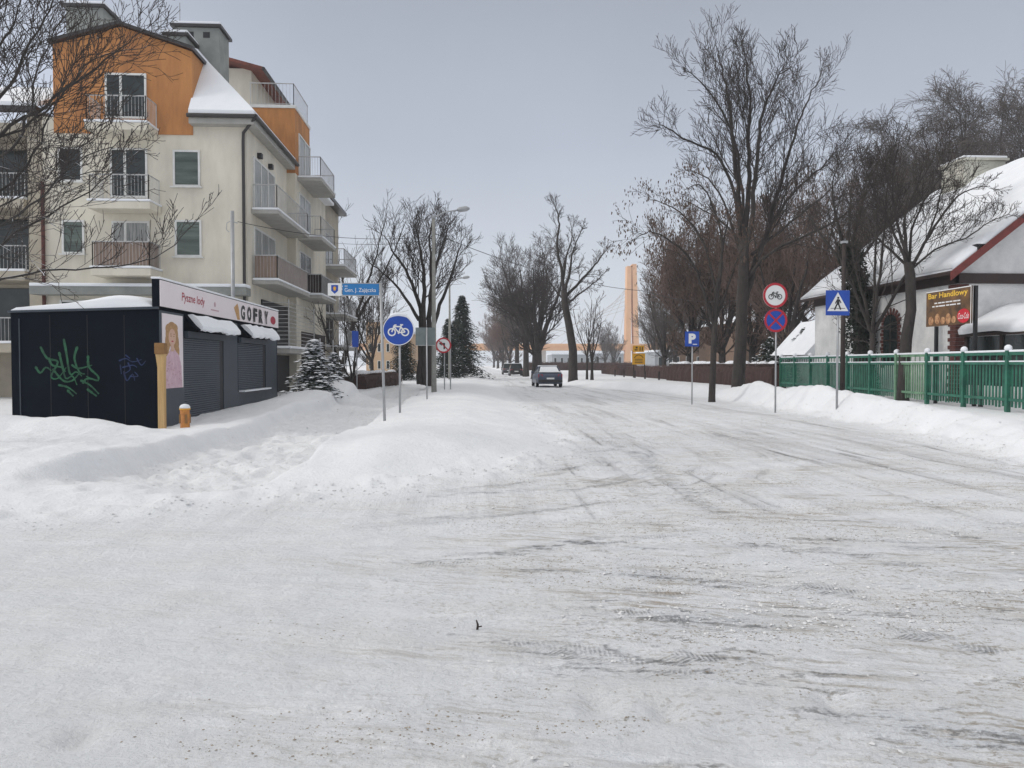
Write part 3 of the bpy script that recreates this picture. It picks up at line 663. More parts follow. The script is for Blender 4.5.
# ------------------------------------------------------------------ conifers
def spruce(name, base, Ht, rad, label, seed, snow=.5, group=None, n=900, pad=.62):
    rg = random.Random(seed); root = empty(name, base, label, 'tree', group); b = Vector(base)
    MB().tube([b-Vector((0, 0, .2)), b+Vector((0, 0, Ht*.95))], [rad*.06+.02, .01], 6).build('trunk', 'bark', root)
    ne, sn = MB(), MB()
    for i in range(n):
        z = (rg.random()**1.3)*.96+.03; R_ = rad*(1-z)**.8*rg.uniform(.55, 1.2)*(1+.22*math.sin(z*23+rg.random()))+.05; a = rg.random()*6.283
        o = Vector((math.cos(a), math.sin(a), 0)); sd = Vector((-math.sin(a), math.cos(a), 0)); st = b+Vector((0, 0, z*Ht+.1*R_))
        for t in (.35, .6, .85, 1.0):
            c = st + o*R_*t + Vector((0, 0, -.35*R_*t*t)); w = .10*Ht**.5*(1.15-t*.6)*rg.uniform(.6, 1.3)
            for q in (-1, 1):
                e = c + sd*q*w + o*w*.9 + Vector((0, 0, -w*.5)); ne.quad(c-o*w*.4, c+sd*q*w*.2+o*w*.1+Vector((0, 0, w*.12)), e, c+o*w*.7-Vector((0, 0, w*.25)))
            if rg.random() < snow*.35:
                k = w*pad*rg.uniform(.7, 1.3); zz = Vector((0, 0, .03*Ht**.3)); pp = [c+sd*k+zz*.3, c+o*k*1.3+zz*.2, c-sd*k+zz*.3, c-o*k+zz*.4]; tp = c+zz*1.5
                for j in range(4): sn.quad(pp[j], pp[(j+1) % 4], tp)
    ne.build('foliage', 'needle', root)
    if snow and sn.f: sn.build('snow_load', 'snow_clean', root)
    return root
spruce('spruce', gbase(314, 29.5), 1.95, .95, 'small snow laden spruce beside the kiosk end', 3, .9, n=560, pad=1.5)
spruce('shrub', gbase(334, 33), 1.3, .5, 'dark snowy shrub right of the small spruce', 9, .9, n=220, pad=1.3)
GS = 'spruces beyond the lamp post'
sp = spruce('spruce', gbase(462, 80), 8.6, 2.9, 'tallest dark spruce right behind the no left turn sign', 4, .15, GS, n=1300)
copy_thing(sp, gbase(448, 72), 1.0, .66, 'dark spruce half hidden by the lamp post and sign plates', GS)
copy_thing(sp, gbase(404, 62), 2.0, .55, 'dark spruce mass left of the wide bare tree', GS)
copy_thing(sp, gbase(455, 110), 3.0, .9, 'farthest spruce of the row by the road', GS)
sp2 = spruce('yew', gbase(805, 44), 3.4, 2.2, 'dark snowy evergreen behind the green fence by the ban signs', 5, .5, n=900)
copy_thing(sp2, gbase(770, 46), 1.5, .85, 'dark evergreen above the brown hedge left of the ban signs')
copy_thing(sp2, gbase(880, 31), 2.5, .42, 'dark evergreen bush under the arched house window')
# ------------------------------------------------------------------ hedges
def hedge(name, p0, p1, w, h, label, seed, n=9000, snow=True, group=None):
    rg = random.Random(seed); p0 = Vector((*p0, G(*p0)-.1)); p1 = Vector((*p1, G(*p1)-.1)); root = empty(name, p0, label, 'hedge', group)
    dv = p1-p0; L = dv.length; dr = dv.normalized(); sd = Vector((-dr.y, dr.x, 0)).normalized()
    m = MB(); k = int(L/.35)
    prof = lambda t: [(-.45*w, 0), (-.5*w, h*.6), (-.42*w, h*.9), (0, h*.96), (.42*w, h*.9), (.5*w, h*.6), (.45*w, 0)]
    rows = []
    for i in range(k+1):
        c = p0+dv*(i/k); row = []
        for x, z in prof(0): row.append(len(m.v)); jj = .07; q = c+sd*(x*.86+rg.uniform(-jj, jj))+Vector((0, 0, z*.9+(rg.uniform(-jj, jj) if z else 0))); m.v.append(tuple(q))
        rows.append(row)
    for a, c in zip(rows, rows[1:]):
        for j in range(6): m.f.append((a[j], c[j], c[j+1], a[j+1]))
    m.f.append(tuple(rows[0])); m.f.append(tuple(reversed(rows[-1])))
    m.build('foliage', 'hedge', root)
    t = MB(); s = MB()
    for i in range(n):
        u = rg.random(); x = rg.choice((-.5, .5, rg.uniform(-.5, .5)))*w; z = rg.uniform(.05, .95)*h if abs(x) > .45*w else h*.88
        q = p0+dv*u+sd*x*.92+Vector((0, 0, z)); e = q + Vector((rg.uniform(-.12, .12), rg.uniform(-.12, .12), rg.uniform(.05, .26))) + sd*(.08 if x > 0 else -.08); o = dr*rg.uniform(.006, .016)
        t.quad(q-o, q+o, e)
    t.build('twigs', 'hedge_twig', root)
    if snow:
        k = int(L/.16); ph_ = seed*7.7
        for i in range(k+1):
            q = p0+dv*(i/k)+Vector((0, 0, h*.93)); u = i*.16; a_ = max(.0, float(fbm(u*1.1+ph_, 3.3, 3, 5))+.18)*2; hh = .02+.17*min(1, a_); ww = .10+.30*min(1, a_)
            for (x_, z_) in ((-1, -.05), (-.9, .35), (-.5, .85), (0, 1), (.5, .85), (.9, .35), (1, -.05)): p_ = q+sd*(x_*ww+.04*float(vnoise(u*2, 8)))+Vector((0, 0, z_*hh+.03)); s.v.append(tuple(p_))
        for i in range(k):
            for q_ in range(6): s.f.append((i*7+q_, i*7+q_+7, i*7+q_+8, i*7+q_+1))
        s.build('snow_cap', 'snow_clean', root, smooth=True)
    return root
hedge('hedge', (16.1, 38.9), (15.6, 58), 1.0, 1.45, 'tall brown clipped hedge with snow clumps next to the green fence', 1, 9000)
hedge('hedge', (16.4, 59), (17.5, 98), 1.0, 1.3, 'lower bare brown hedge farther off behind the yellow board', 2, 7000, snow=False)
hedge('hedge', (-6.2, 41), (-5.3, 52), 1.6, .95, 'rounded brown hedge on the left beyond the snow heap', 3, 5000)
hedge('hedge', (11.5, 150), (34, 150), 1.5, 1.9, 'long reddish hedge far behind the crooked tree', 4, 3000, snow=False)
# ------------------------------------------------------------------ apartment building
XA, YA = -8.7, 30.5
root = empty('apartment_building', (-12, 33, 0), 'cream and orange block of flats with balconies behind the kiosk', 'building')
def XP(px, Y, py=300): return WY(px, py, Y).x
def ZP(py, Y, px=200): return WY(px, py, Y).z
x0 = XP(45, YA); xo0, xo1 = XP(57, YA), XP(195, YA)
zE = 11.15; zO = ZP(134, YA, 120)
MB().box((x0, YA, -.3), (XA, 37, zE)).build('wall', 'cream', root, label='cream rendered wall of the near block')
og = MB(); zl, zr, za = ZP(45, YA, 57), ZP(52, YA, 195), ZP(27, YA, 125); xa = XP(125, YA)
og.prism([(xo0, YA-.04, zO), (xo1, YA-.04, zO), (xo1, YA-.04, zr), (xa, YA-.04, za), (xo0, YA-.04, zl)], (0, 8.0, 0)); og.build('gable_wall', 'orange', root, label='orange gable of the attic storey')
rf = MB(); t_ = .14
rf.prism([(xo0-.1, YA-.25, zl-.0), (xa, YA-.25, za+.02), (xa, YA-.25, za+t_), (xo0-.1, YA-.25, zl+t_-.0)], (0, 8.4, 0))
rf.prism([(xa, YA-.25, za+.02), (xo1+.1, YA-.25, zr-.0), (xo1+.1, YA-.25, zr+t_-.0), (xa, YA-.25, za+t_)], (0, 8.4, 0))
rr_ = rf.build('roof', 'gutter', root)
sn = MB()
sn.prism([(xo0-.1, YA+.3, zl+t_+.0), (xa, YA+.3, za+t_+.004), (xa, YA+.3, za+t_+.14), (xo0-.1, YA+.3, zl+t_+.1)], (0, 8, 0))
sn.prism([(xa, YA+.3, za+t_+.004), (xo1+.1, YA+.3, zr+t_+.0), (xo1+.1, YA+.3, zr+t_+.1), (xa, YA+.3, za+t_+.14)], (0, 8, 0))
sn.build('snow', 'snow_clean', rr_, smooth=False)
# hip roof, snow covered
xe = XA+.42; ye = YA-.45; ap = (xo1-.15, 32.1, 14.0); ap2 = (xo1-.15, 37, 14.0)
hp = MB(); E0 = (xo1-.02, ye, zE); E1 = (xe, ye, zE); E2 = (xe, 37, zE); th_ = Vector((0, 0, .22))
def V(p, q=(0, 0, 0)): return tuple(Vector(p)+Vector(q))
hp.quad(V(E0, th_), V(E1, th_), V(ap, th_)); hp.quad(V(E1, th_), V(E2, th_), V(ap2, th_), V(ap, th_))
hp.quad(E0, E1, V(E1, th_), V(E0, th_)); hp.quad(E1, E2, V(E2, th_), V(E1, th_)); hp.quad(E0, ap, V(ap, th_), V(E0, th_))
hp.quad(E2, ap2, V(ap2, th_), V(E2, th_))
so = MB().box((xo1-.02, ye+.03, zE-.3), (xe-.03, YA-.003, zE-.02)); so.box((XA+.003, YA-.003, zE-.3), (xe-.03, 37, zE-.02))
hipo = so.build('eave', 'soffit', root)
hp.build('snow_roof', 'snow_clean', hipo)
gt = MB(); gt.tube([(xo1-.05, ye-.06, zE-.02), (xe+.05, ye-.06, zE-.02)], .085, 8); gt.tube([(xe+.06, ye-.08, zE-.02), (xe+.06, 37.2, zE-.02)], .085, 8)
gt.build('gutter', 'gutter', hipo)
dp = MB(); dp.tube([(xe+.02, ye, zE-.08), (XA-.1, YA-.12, zE-.55), (XA-.12, YA-.10, zE-.9), (XA-.12, YA-.10, .2)], .06, 8); dp.build('downpipe', 'gutter', root)
dp = MB(); dp.tube([(x0+.02, YA-.1, 8.6), (x0+.02, YA-.1, .2)], .07, 8); dp.build('downpipe', 'brick_dark', root)
def window_(parent, px0, py0, px1, py1, Y, split=None, pane='glass', sill=True, deep=.06):
    a = WY(px0, py0, Y); b = WY(px1, py1, Y); xa_, xb, zt, zb = a.x, b.x, a.z, b.z
    win_box(parent, (xa_, Y, zb), (1, 0, 0), (0, -1, 0), xb-xa_, zt-zb, split, pane, sill)
def win_box(parent, O, Rv, N, w, h, split=None, pane='glass', sill=True, fw=.075):
    O = Vector(O); Rv = Vector(Rv); N = Vector(N)
    def bx(m, x0_, z0_, x1_, z1_, n0, n1):
        p = O+Rv*x0_+N*n0+Vector((0, 0, z0_)); q = O+Rv*x1_+N*n1+Vector((0, 0, z1_)); m.box(tuple(p), tuple(q))
    fr = MB(); bx(fr, 0, 0, fw, h, -.02, .05); bx(fr, w-fw, 0, w, h, -.02, .05); bx(fr, fw, h-fw, w-fw, h, -.02, .048); bx(fr, fw, 0, w-fw, fw, -.02, .048)
    for s_ in (split or []): bx(fr, w*s_-fw*.6, fw, w*s_+fw*.6, h-fw, -.02, .046)
    f = fr.build('window', 'white_paint', parent)
    pn = MB(); bx(pn, fw, fw, w-fw, h-fw, -.01, .018); pn.build('pane', pane, f)
    if sill:
        sl_ = MB(); bx(sl_, -.08, -.05, w+.08, -.003, 0, .16); sl_.build('sill', 'white_paint', f)
    return f
for q in [(173, 150, 200.5, 187, None, 'glass_blind'), (175, 220, 202, 257, None, 'glass_blind'), (58, 147, 83, 182, None, 'glass'), (62, 220, 85, 254, None, 'glass_blind'),
          (110, 148, 148, 198, [.4], 'glass'), (112, 221, 150, 250, [.36], 'glass_curtain'), (60, 300, 95, 330, [.5], 'glass')]:
    window_(root, q[0], q[1], q[2], q[3], YA-.003, q[4], q[5], sill=q[0] not in (110,))
window_(root, 105, 73, 147, 119, YA-.045, [.38], 'glass', sill=False)
def rail_box(m, a, b, h, step=.12, top=True):
    a = Vector(a); b = Vector(b); L = (b-a).length; n = max(2, int(L/step)); d_ = (b-a)/n
    for i in range(n+1):
        p = a+d_*i; r = .02 if i in (0, n) else .008; m.tube([p, p+Vector((0, 0, h))], r, 4)
    m.tube([a+Vector((0, 0, h)), b+Vector((0, 0, h))], .025, 5); m.tube([a+Vector((0, 0, .1)), b+Vector((0, 0, .1))], .014, 4)
def balcony(parent, xa_, xb, ya, yb, z, h=1.0, screen=None, open_=('w',), soff='soffit', rm='rail', th=.16, edge='white_paint'):
    """slab with railings on three sides; wall is on side open_"""
    s_ = MB().box((xa_, ya, z-th), (xb, yb, z)).build('balcony', soff, parent, bevel=.02)
    m = MB().box((xa_-.03 if 'w' not in open_ else xa_+.02, ya-.03, z+.002), (xb+.03 if 'e' not in open_ else xb-.02, yb if 'n' in open_ else yb+.03, z+.085)); m.build('snow_edge', 'snow_clean', s_, bevel=.03)
    r = MB(); e = .06
    if 'n' not in open_: rail_box(r, (xa_+e, yb-e, z), (xb-e, yb-e, z), h)
    rail_box(r, (xa_+e, ya+e, z), (xb-e, ya+e, z), h)
    if 'w' not in open_: rail_box(r, (xa_+e, ya+e, z), (xa_+e, yb-e, z), h)
    if 'e' not in open_: rail_box(r, (xb-e, ya+e, z), (xb-e, yb-e, z), h)
    r.build('railing', rm, s_)
    if screen:
        q = MB().box((xa_+.1, ya+.09, z+.12), (xb-.1, ya+.11, z+h-.02))
        if 'e' not in open_: q.box((xb-.11, ya+.12, z+.12), (xb-.09, yb-.1, z+h-.02))
        q.build('screen', screen, s_)
    return s_
# end wall balconies (fixed to the wall behind them)
for (pa, pb, py, sc_) in [(88, 150, 122, None), (90, 152, 201, None), (92, 152, 268, 'wood_screen')]:
    balcony(root, XP(pa, YA-1.0), XP(pb, YA-1.0), YA-1.1, YA-.003, ZP(py, YA-1.1, 120), screen=sc_, open_=('n',), th=.28, soff='cream')
# ground floor canopy slab with snow
MB().box((x0-.2, YA-.7, 4.25), (XA+.1, YA-.004, 4.55)).build('canopy', 'grey_render', root)
MB().box((x0-.2, YA-.72, 4.554), (XA+.1, YA-.004, 4.68)).build('canopy_snow', 'snow_clean', root, bevel=.03)
# block B
XB, YB = -8.3, 37.0
MB().prism([(-16.3, 40.4, 10.7), (XB+.5, 40.4, 10.7), (XB+.5, 40.4, 10.85), (-12, 40.4, 13.2)], (0, 4.1, 0)).build('roof', 'snow_clean', root)
MB().box((-16.3, YB+.003, -.3), (XB, 44.5, 10.7)).build('wall', 'cream', root, label='cream wall of the middle block')
MB().box((-12.6, YB-.02, 10.703), (XB, 40.3, 13.75)).build('wall', 'orange', root, label='orange top storey of the middle block')
cp = MB().box((-12.6, YB-.06, 13.755), (XB+.04, 40.4, 13.9)).build('parapet', 'white_paint', root)
r = MB(); rail_box(r, (-10.4, YB+.1, 13.9), (XB-.08, YB+.1, 13.9), 1.05, .16); rail_box(r, (XB-.08, YB+.1, 13.9), (XB-.08, 40.2, 13.9), 1.05, .16); r.build('railing', 'rail', cp)
# penthouse
pw = MB(); px0, px1 = XP(216, 39, 80), XP(252, 39, 80); pw.box((px0-2.5, 38.9, 13.7), (px1, 43.5, 16.3)); ph = pw.build('penthouse_wall', 'cream', root)
pr_ = MB(); pr_.prism([(px1+.75, 38.2, 16.0), (px1+.75, 38.2, 16.15), (px0-1, 38.2, 17.05), (px0-1, 38.2, 16.9)], (0, 6, 0)); pr_.build('roof', 'roof_tile', ph)
MB().tube([(px1+.8, 38.1, 16.02), (px1+.8, 44.2, 16.02)], .09, 7).build('gutter', 'gutter', ph)
MB().box((px0-.8, 38.84, 13.95), (px0+.3, 38.88, 15.8)).build('door', 'glass', ph)
# chimneys
def chimney(px0_, px1_, pyt, Y, zb, vents=2):
    a = WY(px0_, pyt, Y); b = WY(px1_, pyt, Y)
    c = MB().box((a.x, Y, zb), (b.x, Y+1.3, a.z)).build('chimney', 'grey_render', root)
    MB().box((a.x-.12, Y-.12, a.z+.002), (b.x+.12, Y+1.42, a.z+.12)).build('cap', 'gutter', c)
    MB().box((a.x-.08, Y-.08, a.z+.123), (b.x+.08, Y+1.38, a.z+.25)).build('snow', 'snow_clean', c, bevel=.04)
    v = MB()
    for i in range(vents):
        x = a.x+(b.x-a.x)*(.36+.36*i); v.box((x-.14, Y-.01, a.z-.42), (x+.14, Y+.02, a.z-.18))
    v.build('vent', 'black', c)
chimney(174, 219, 27, 33.2, 12.5); chimney(66, 103, 7, 33, 12.5, 0); chimney(166, 186, 36, 32, 12.5, 0)
an_ = MB()
for x, z, h in ((-13.6, 15.1, 1.2), (-13.3, 15.1, 1.5), (-12.5, 16.6, .6)): an_.tube([(x, 34, z-.5), (x, 34, z+h)], .02, 4)
an_.build('aerial', 'metal', root)
# block C
XC = -8.5
MB().box((-16, 44.503, -.3), (XC, 50, 11.2)).build('wall', 'cream_dark', root, label='far cream block with a dark eave')
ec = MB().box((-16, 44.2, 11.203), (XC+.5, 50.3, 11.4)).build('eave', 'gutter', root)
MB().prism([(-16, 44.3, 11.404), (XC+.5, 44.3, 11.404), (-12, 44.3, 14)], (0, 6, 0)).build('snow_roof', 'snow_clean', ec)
# road side doors and balconies
for z in (7.76, 4.95):
    balcony(root, XA+.003, XA+1.05, 31.0, 36.95, z, screen='wood_screen' if z < 5 else None, open_=('w',))
    win_box(root, (XA+.003, 31.3, z+.1), (0, 1, 0), (1, 0, 0), 3.3, 2.1, [.33, .66], 'glass_curtain', sill=False)
for z, sc_ in ((10.6, None), (7.76, None), (4.95, 'dark_wood')):
    balcony(root, XB+.003, XB+1.15, 37.4, 41.2, z, screen=sc_, open_=('w',))
    win_box(root, (XB+.003, 37.7, z+.1), (0, 1, 0), (1, 0, 0), 2.6, 2.1, [.5], 'glass_curtain' if z > 7 else 'glass', sill=False)
for z in (7.3, 4.5, 2.6):
    balcony(root, XC+.003, XC+1.25, 44.8, 49.5, z, open_=('w',))
    win_box(root, (XC+.003, 45.2, z+.1), (0, 1, 0), (1, 0, 0), 2.6, 2.0, [.5], 'glass', sill=False)
for z in (10.1, 7.3): win_box(root, (-9.6+.2, 36.99, z), (1, 0, 0), (0, -1, 0), .01+.6, .01+.6, None, 'black', sill=False) if False else None
for yy in (31.9, 33.6): MB().box((XA+.003, yy, 10.05), (XA+.18, yy+.25, 10.25)).build('wall_lamp', 'black', root)
# ground floor loggias and walls towards the road
lg = MB().box((XA+.004, 32.2, 2.05), (XA+1.2, 37.5, 2.25)).build('balcony', 'soffit', root, bevel=.02)
MB().box((XA+.02, 32.15, 2.253), (XA+1.25, 37.5, 2.36)).build('snow_edge', 'snow_clean', lg, bevel=.03)
rl = MB()
for k in range(12): rl.tube([(XA+.1, 32.25, 2.3+k*.17), (XA+1.15, 32.25, 2.3+k*.17), (XA+1.15, 37.4, 2.3+k*.17)], .014, 4)
rl.tube([(XA+1.15, 32.25, 2.2), (XA+1.15, 32.25, 4.3)], .03, 5); rl.tube([(XA+1.15, 37.4, 2.2), (XA+1.15, 37.4, 4.3)], .03, 5)
rl.build('railing', 'rail', lg)
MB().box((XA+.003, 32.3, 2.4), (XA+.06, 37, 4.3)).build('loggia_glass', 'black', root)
MB().box((XA+.003, 31.0, -.2), (XA+.05, 37, 2.0)).build('garage_dark_panel', 'black', root)  # black sheet on the closed wall paints the unlit inside of a garage
MB().box((XB+.003, 38, -.2), (XB+.05, 44, 3.2)).build('shadow_panel', 'dark_wood', root)  # dark sheet on the solid wall, ground floor shadow painted in
# neighbour block, left edge of the frame
lb = empty('apartment_building', (-19, 33, 0), 'grey beige flats with dark recessed loggias at the frame edge', 'building')
XL0, XL1 = -26.0, x0-.1; YL = 30.9
MB().box((XL0, YL+1.4, -.3), (XL1, 40, 11.4)).build('wall', 'cream_dark', lb)
MB().box((XL1-.7, YL, -.3), (XL1, YL+1.397, 11.4)).build('pillar', 'cream_dark', lb); MB().box((XL0, YL, -.3), (XL0+.6, YL+1.397, 11.4)).build('pillar', 'cream_dark', lb)
for z in (2.4, 5.2, 8.0, 10.9):
    s_ = MB().box((XL0+.6, YL-.3, z-.35), (XL1-.7, YL+1.397, z)).build('loggia_floor', 'cream_dark', lb)
    MB().box((XL0+.6, YL-.32, z+.002), (XL1-.7, YL+.3, z+.1)).build('snow_edge', 'snow_clean', s_, bevel=.03)
    if z < 10:
        r = MB(); rail_box(r, (XL0+.6, YL-.2, z), (XL1-.7, YL-.2, z), 1.0, .14); r.build('railing', 'rail', s_)
        MB().box((XL0+.7, YL+1.36, z+.1), (XL1-.8, YL+1.396, z+2.3)).build('loggia_glass', 'glass', s_)
MB().prism([(XL0-.3, YL-.6, 11.45), (XL1+.05, YL-.6, 11.45), (XL1+.05, YL+4, 13.6), (XL0-.3, YL+4, 13.6)], (0, 0, .18)).build('roof', 'snow_clean', lb)
MB().box((XL0-.3, YL-.7, 11.25), (XL1+.05, YL-.45, 11.45)).build('gutter', 'gutter', lb)
# ------------------------------------------------------------------ kiosk
YK = 17.7; XK = WY(160, 400, YK).x; XKL = WY(12, 400, YK).x
zt = WY(160, 308, YK).z; ztl = WY(11, 312, YK).z; zs = WY(160, 279, YK).z; YK2 = WX(277, 330, XK).y
kr = empty('waffle_kiosk', ((XK+XKL)/2, (YK+YK2)/2, 0), 'dark navy waffle kiosk with pale pink sign and closed shutters', 'kiosk')
k = MB(); n_ = [(XKL, YK, -.2), (XK, YK, -.2), (XK, YK, zt), (XKL, YK, ztl)]; k.prism(n_, (0, YK2-YK, 0)); k.build('end_wall', 'kiosk', kr)
k = MB(); k.box((XKL-.05, YK-.06, ztl-.14), (XKL+.02, YK, ztl+.02))
MB().prism([(XKL-.04, YK-.05, ztl-.02), (XK+.01, YK-.05, zt-.02), (XK+.01, YK-.05, zt+.03), (XKL-.04, YK-.05, ztl+.03)], (0, .045, 0)).build('roof_trim', 'kiosk_grey', kr)
MB().box((XKL+.18, YK-.02, .0), (XKL+.2, YK-.003, ztl-.15)).build('seam', 'kiosk_grey', kr)
for k_ in range(1, 4):
    x = XKL+(XK-XKL)*k_/4+.04; MB().box((x-.006, YK-.004, -.1), (x+.006, YK+.01, ztl-.06)).build('seam', 'black', kr)
# roof snow
rs = MB(); nx, ny = 26, 40; ids = {}
for i in range(nx+1):
    for j in range(ny+1):
        x = XKL+.03+(XK-.16-XKL)*i/nx; y = YK-.04+(YK2-YK)*j/ny; e = min(i, nx-i)/3.0; e2 = min(j, ny-j)/1.6
        bz = ztl+(zt-ztl)*i/nx+.03; t = i/nx
        hgt = .05+(.07+.19*math.exp(-((t-.72)/.28)**2))*min(1, e)**.5*min(1, e2+.25)**.5 + .02*float(vnoise(x*2, y*2))
        if i in (0, nx): hgt = .01
        rs.v.append((x, y, bz+hgt)); ids[i, j] = len(rs.v)-1
for i in range(nx):
    for j in range(ny): rs.f.append((ids[i, j], ids[i+1, j], ids[i+1, j+1], ids[i, j+1]))
b0 = len(rs.v)
for i in range(nx+1):
    x = XKL+.03+(XK-.16-XKL)*i/nx; rs.v.append((x, YK-.04, ztl+(zt-ztl)*i/nx+.032))
for i in range(nx): rs.f.append((b0+i, b0+i+1, ids[i+1, 0], ids[i, 0]))
rs.build('roof_snow', 'snow_clean', kr, smooth=True)
# sign fascia
fs = MB().box((XK-.14, YK-.03, zt+.02), (XK+.03, YK2, zs)).build('fascia', 'kiosk', kr)
MB().box((XK+.033, YK-.03, zt+.04), (XK+.05, YK2, zs-.02)).build('sign_board', 'sign_pink', fs)
sb = fs
MB().box((XK-.16, YK-.05, zs+.002), (XK+.06, YK2+.02, zs+.05)).build('snow_edge', 'snow_clean', fs, bevel=.015)
Fk = lambda e=.053: Flat((XK, YK, 0), (0, 1, 0), (1, 0, 0), e)
def yk(px): return WX(px, 330, XK+.05).y - YK
hz = zs-zt
Fk().text('Pyszne lody', yk(182), zt+.22*hz+.06, yk(205), zt+.72*hz, shear=.1, bold=.012).build('lettering', 'red_ink', fs)
Fk().rect(yk(211), zt+.28*hz, yk(219), zt+.33*hz).build('small_print', 'pale_red', fs)
Fk().disc((yk(211)+yk(219))/2, zt+.55*hz, .07).build('emblem', 'pale_red', fs)
f_ = Fk(); ya_, yb_ = yk(240.5), yk(268.5); cw = (yb_-ya_)/5
for i_, ch in enumerate('GOFRY'): f_.text(ch, ya_+cw*(i_+.08), zt+.14*hz, ya_+cw*(i_+.74), zt+.82*hz, bold=.05)
f_.build('lettering', 'sign_black', fs)
wf = Fk(); y0, y1 = yk(233), yk(239); wf.poly([(y0+.1, zt+.62*hz), (y0+.45, zt+.85*hz), (y1, zt+.6*hz), (y1+.1, zt+.12*hz), (y1-.15, zt+.1*hz)]); wf.build('cone_picture', 'waffle', fs)
y0, y1 = yk(270), yk(276); wf = Fk(); wf.disc((y0+y1)/2, zt+.42*hz, (y1-y0)*.42, ry=.22*hz); wf.build('berry_picture', 'red_ink', fs)
# front panels, poster, shutters
fp = MB().box((XK+.002, YK+.0, -.1), (XK+.03, yk(184.5)+YK, zt-.05)).build('front_wall', 'kiosk_grey', kr)
for a, b_ in ((224, 238), (266, 277)):
    MB().box((XK+.002, yk(a)+YK, -.1), (XK+.03, yk(b_)+YK, zt-.05)).build('front_wall', 'kiosk_grey', kr)
MB().box((XK+.002, yk(184.5)+YK, zt-.25), (XK+.028, yk(277)+YK, zt-.05)).build('front_wall', 'kiosk', kr)
MB().box((XK+.002, yk(238)+YK, -.1), (XK+.028, yk(266)+YK, .75)).build('front_wall', 'kiosk_grey', kr)
zp0, zp1 = WX(184, 387, XK).z, WX(161, 313, XK).z
MB().box((XK+.034, YK+.06, zp0), (XK+.045, yk(183)+YK, zp1)).build('poster', 'sign_pink', kr)
po = kr.children[-1]; wP = yk(183)-.06
P_ = lambda e: Flat((XK, YK+.06, zp0), (0, 1, 0), (1, 0, 0), e); hP = zp1-zp0
f_ = P_(.048); f_.disc(wP*.45, hP*.73, wP*.30, ry=hP*.17)
for i_, (x_, z_, rx_, rz_) in enumerate([(.24, .62, .12, .12), (.66, .61, .13, .13), (.20, .52, .10, .09), (.70, .50, .11, .10), (.30, .80, .16, .07), (.58, .82, .16, .06)]): f_.disc(wP*x_, hP*z_, wP*rx_, 14, ry=hP*rz_)
f_.build('hair_picture', 'blond', po)
f_ = P_(.053); f_.disc(wP*.45, hP*.69, wP*.175, ry=hP*.115).rect(wP*.38, hP*.50, wP*.53, hP*.60); f_.build('face_picture', 'skin', po)
f_ = P_(.058); f_.disc(wP*.38, hP*.705, wP*.028, 10, ry=hP*.008).disc(wP*.52, hP*.705, wP*.028, 10, ry=hP*.008).line((wP*.34, hP*.73), (wP*.41, hP*.735), hP*.008).line((wP*.49, hP*.735), (wP*.56, hP*.73), hP*.008); f_.build('eyes_picture', 'brown_box', po)
P_(.058).disc(wP*.45, hP*.635, wP*.05, 12, ry=hP*.011).build('lips_picture', 'red_ink', po)
f_ = P_(.0495); f_.poly([(wP*.06, 0), (wP*.10, hP*.30), (wP*.20, hP*.44), (wP*.38, hP*.53), (wP*.55, hP*.53), (wP*.78, hP*.45), (wP*.90, hP*.30), (wP*.94, 0)]); f_.build('dress_picture', 'pink_dress', po)
rg = random.Random(8); f_ = P_(.052)
for i_ in range(22): f_.disc(wP*rg.uniform(.14, .86), hP*rg.uniform(.03, .36), wP*.035, 8, ry=hP*.012)
f_.build('flower_pattern', 'pale_red', po)
def shutter(a, b_, z0_, z1_):
    ya, yb = yk(a)+YK, yk(b_)+YK; m = MB(); n = int((z1_-z0_)/.055); h = (z1_-z0_)/n
    for i in range(n):
        z = z0_+i*h; m.prism([(XK-.03, ya, z), (XK+.015, ya, z+h*.15), (XK+.02, ya, z+h*.5), (XK+.015, ya, z+h*.85), (XK-.03, ya, z+h)], (0, (yb-ya)*.9, 0))
    s_ = m.build('shutter', 'shutter', kr)
    MB().box((XK-.0, yb-(yb-ya)*.1, z0_), (XK+.012, yb, z1_)).build('side_gap', 'black', s_)
    MB().box((XK+.03, ya, z1_), (XK+.12, yb, z1_+.16)).build('shutter_box', 'kiosk_grey', s_)
    return s_
shutter(185, 224, .0, zt-.62); s2 = shutter(239, 266, .78, zt-.62)
MB().box((XK+.03, yk(239)+YK, .75), (XK+.22, yk(266)+YK, .79)).build('sill_snow', 'snow_clean', s2)
for a, b_ in ((186, 228), (240, 269)):
    ya, yb = yk(a)+YK, yk(b_)+YK
    aw = MB().prism([(XK+.035, ya, zt-.10), (XK+.38, ya, zt-.42), (XK+.36, ya, zt-.46), (XK+.035, ya, zt-.2)], (0, yb-ya, 0)).build('awning', 'kiosk', kr)
    m = MB(); n = 26
    pr = [(.05, -.06), (.16, -.04), (.30, -.16), (.42, -.33), (.43, -.43), (.37, -.45)]
    for i in range(n+1):
        y = ya+.1+(yb-ya-.15)*i/n; j = .025*float(vnoise(y*3, 1.0)); dz = .03*float(vnoise(y*5, 9.0))
        for (u, w_) in pr: m.v.append((XK+u+j*.5, y, zt+w_+j+(dz if w_ < -.3 else 0)))
    for i in range(n):
        for q in range(5): m.f.append((i*6+q, i*6+q+1, i*6+q+7, i*6+q+6))
    m.f.append(tuple(range(6))); m.f.append(tuple(range(n*6+5, n*6-1, -1)))
    m.build('awning_snow', 'snow_clean', aw)
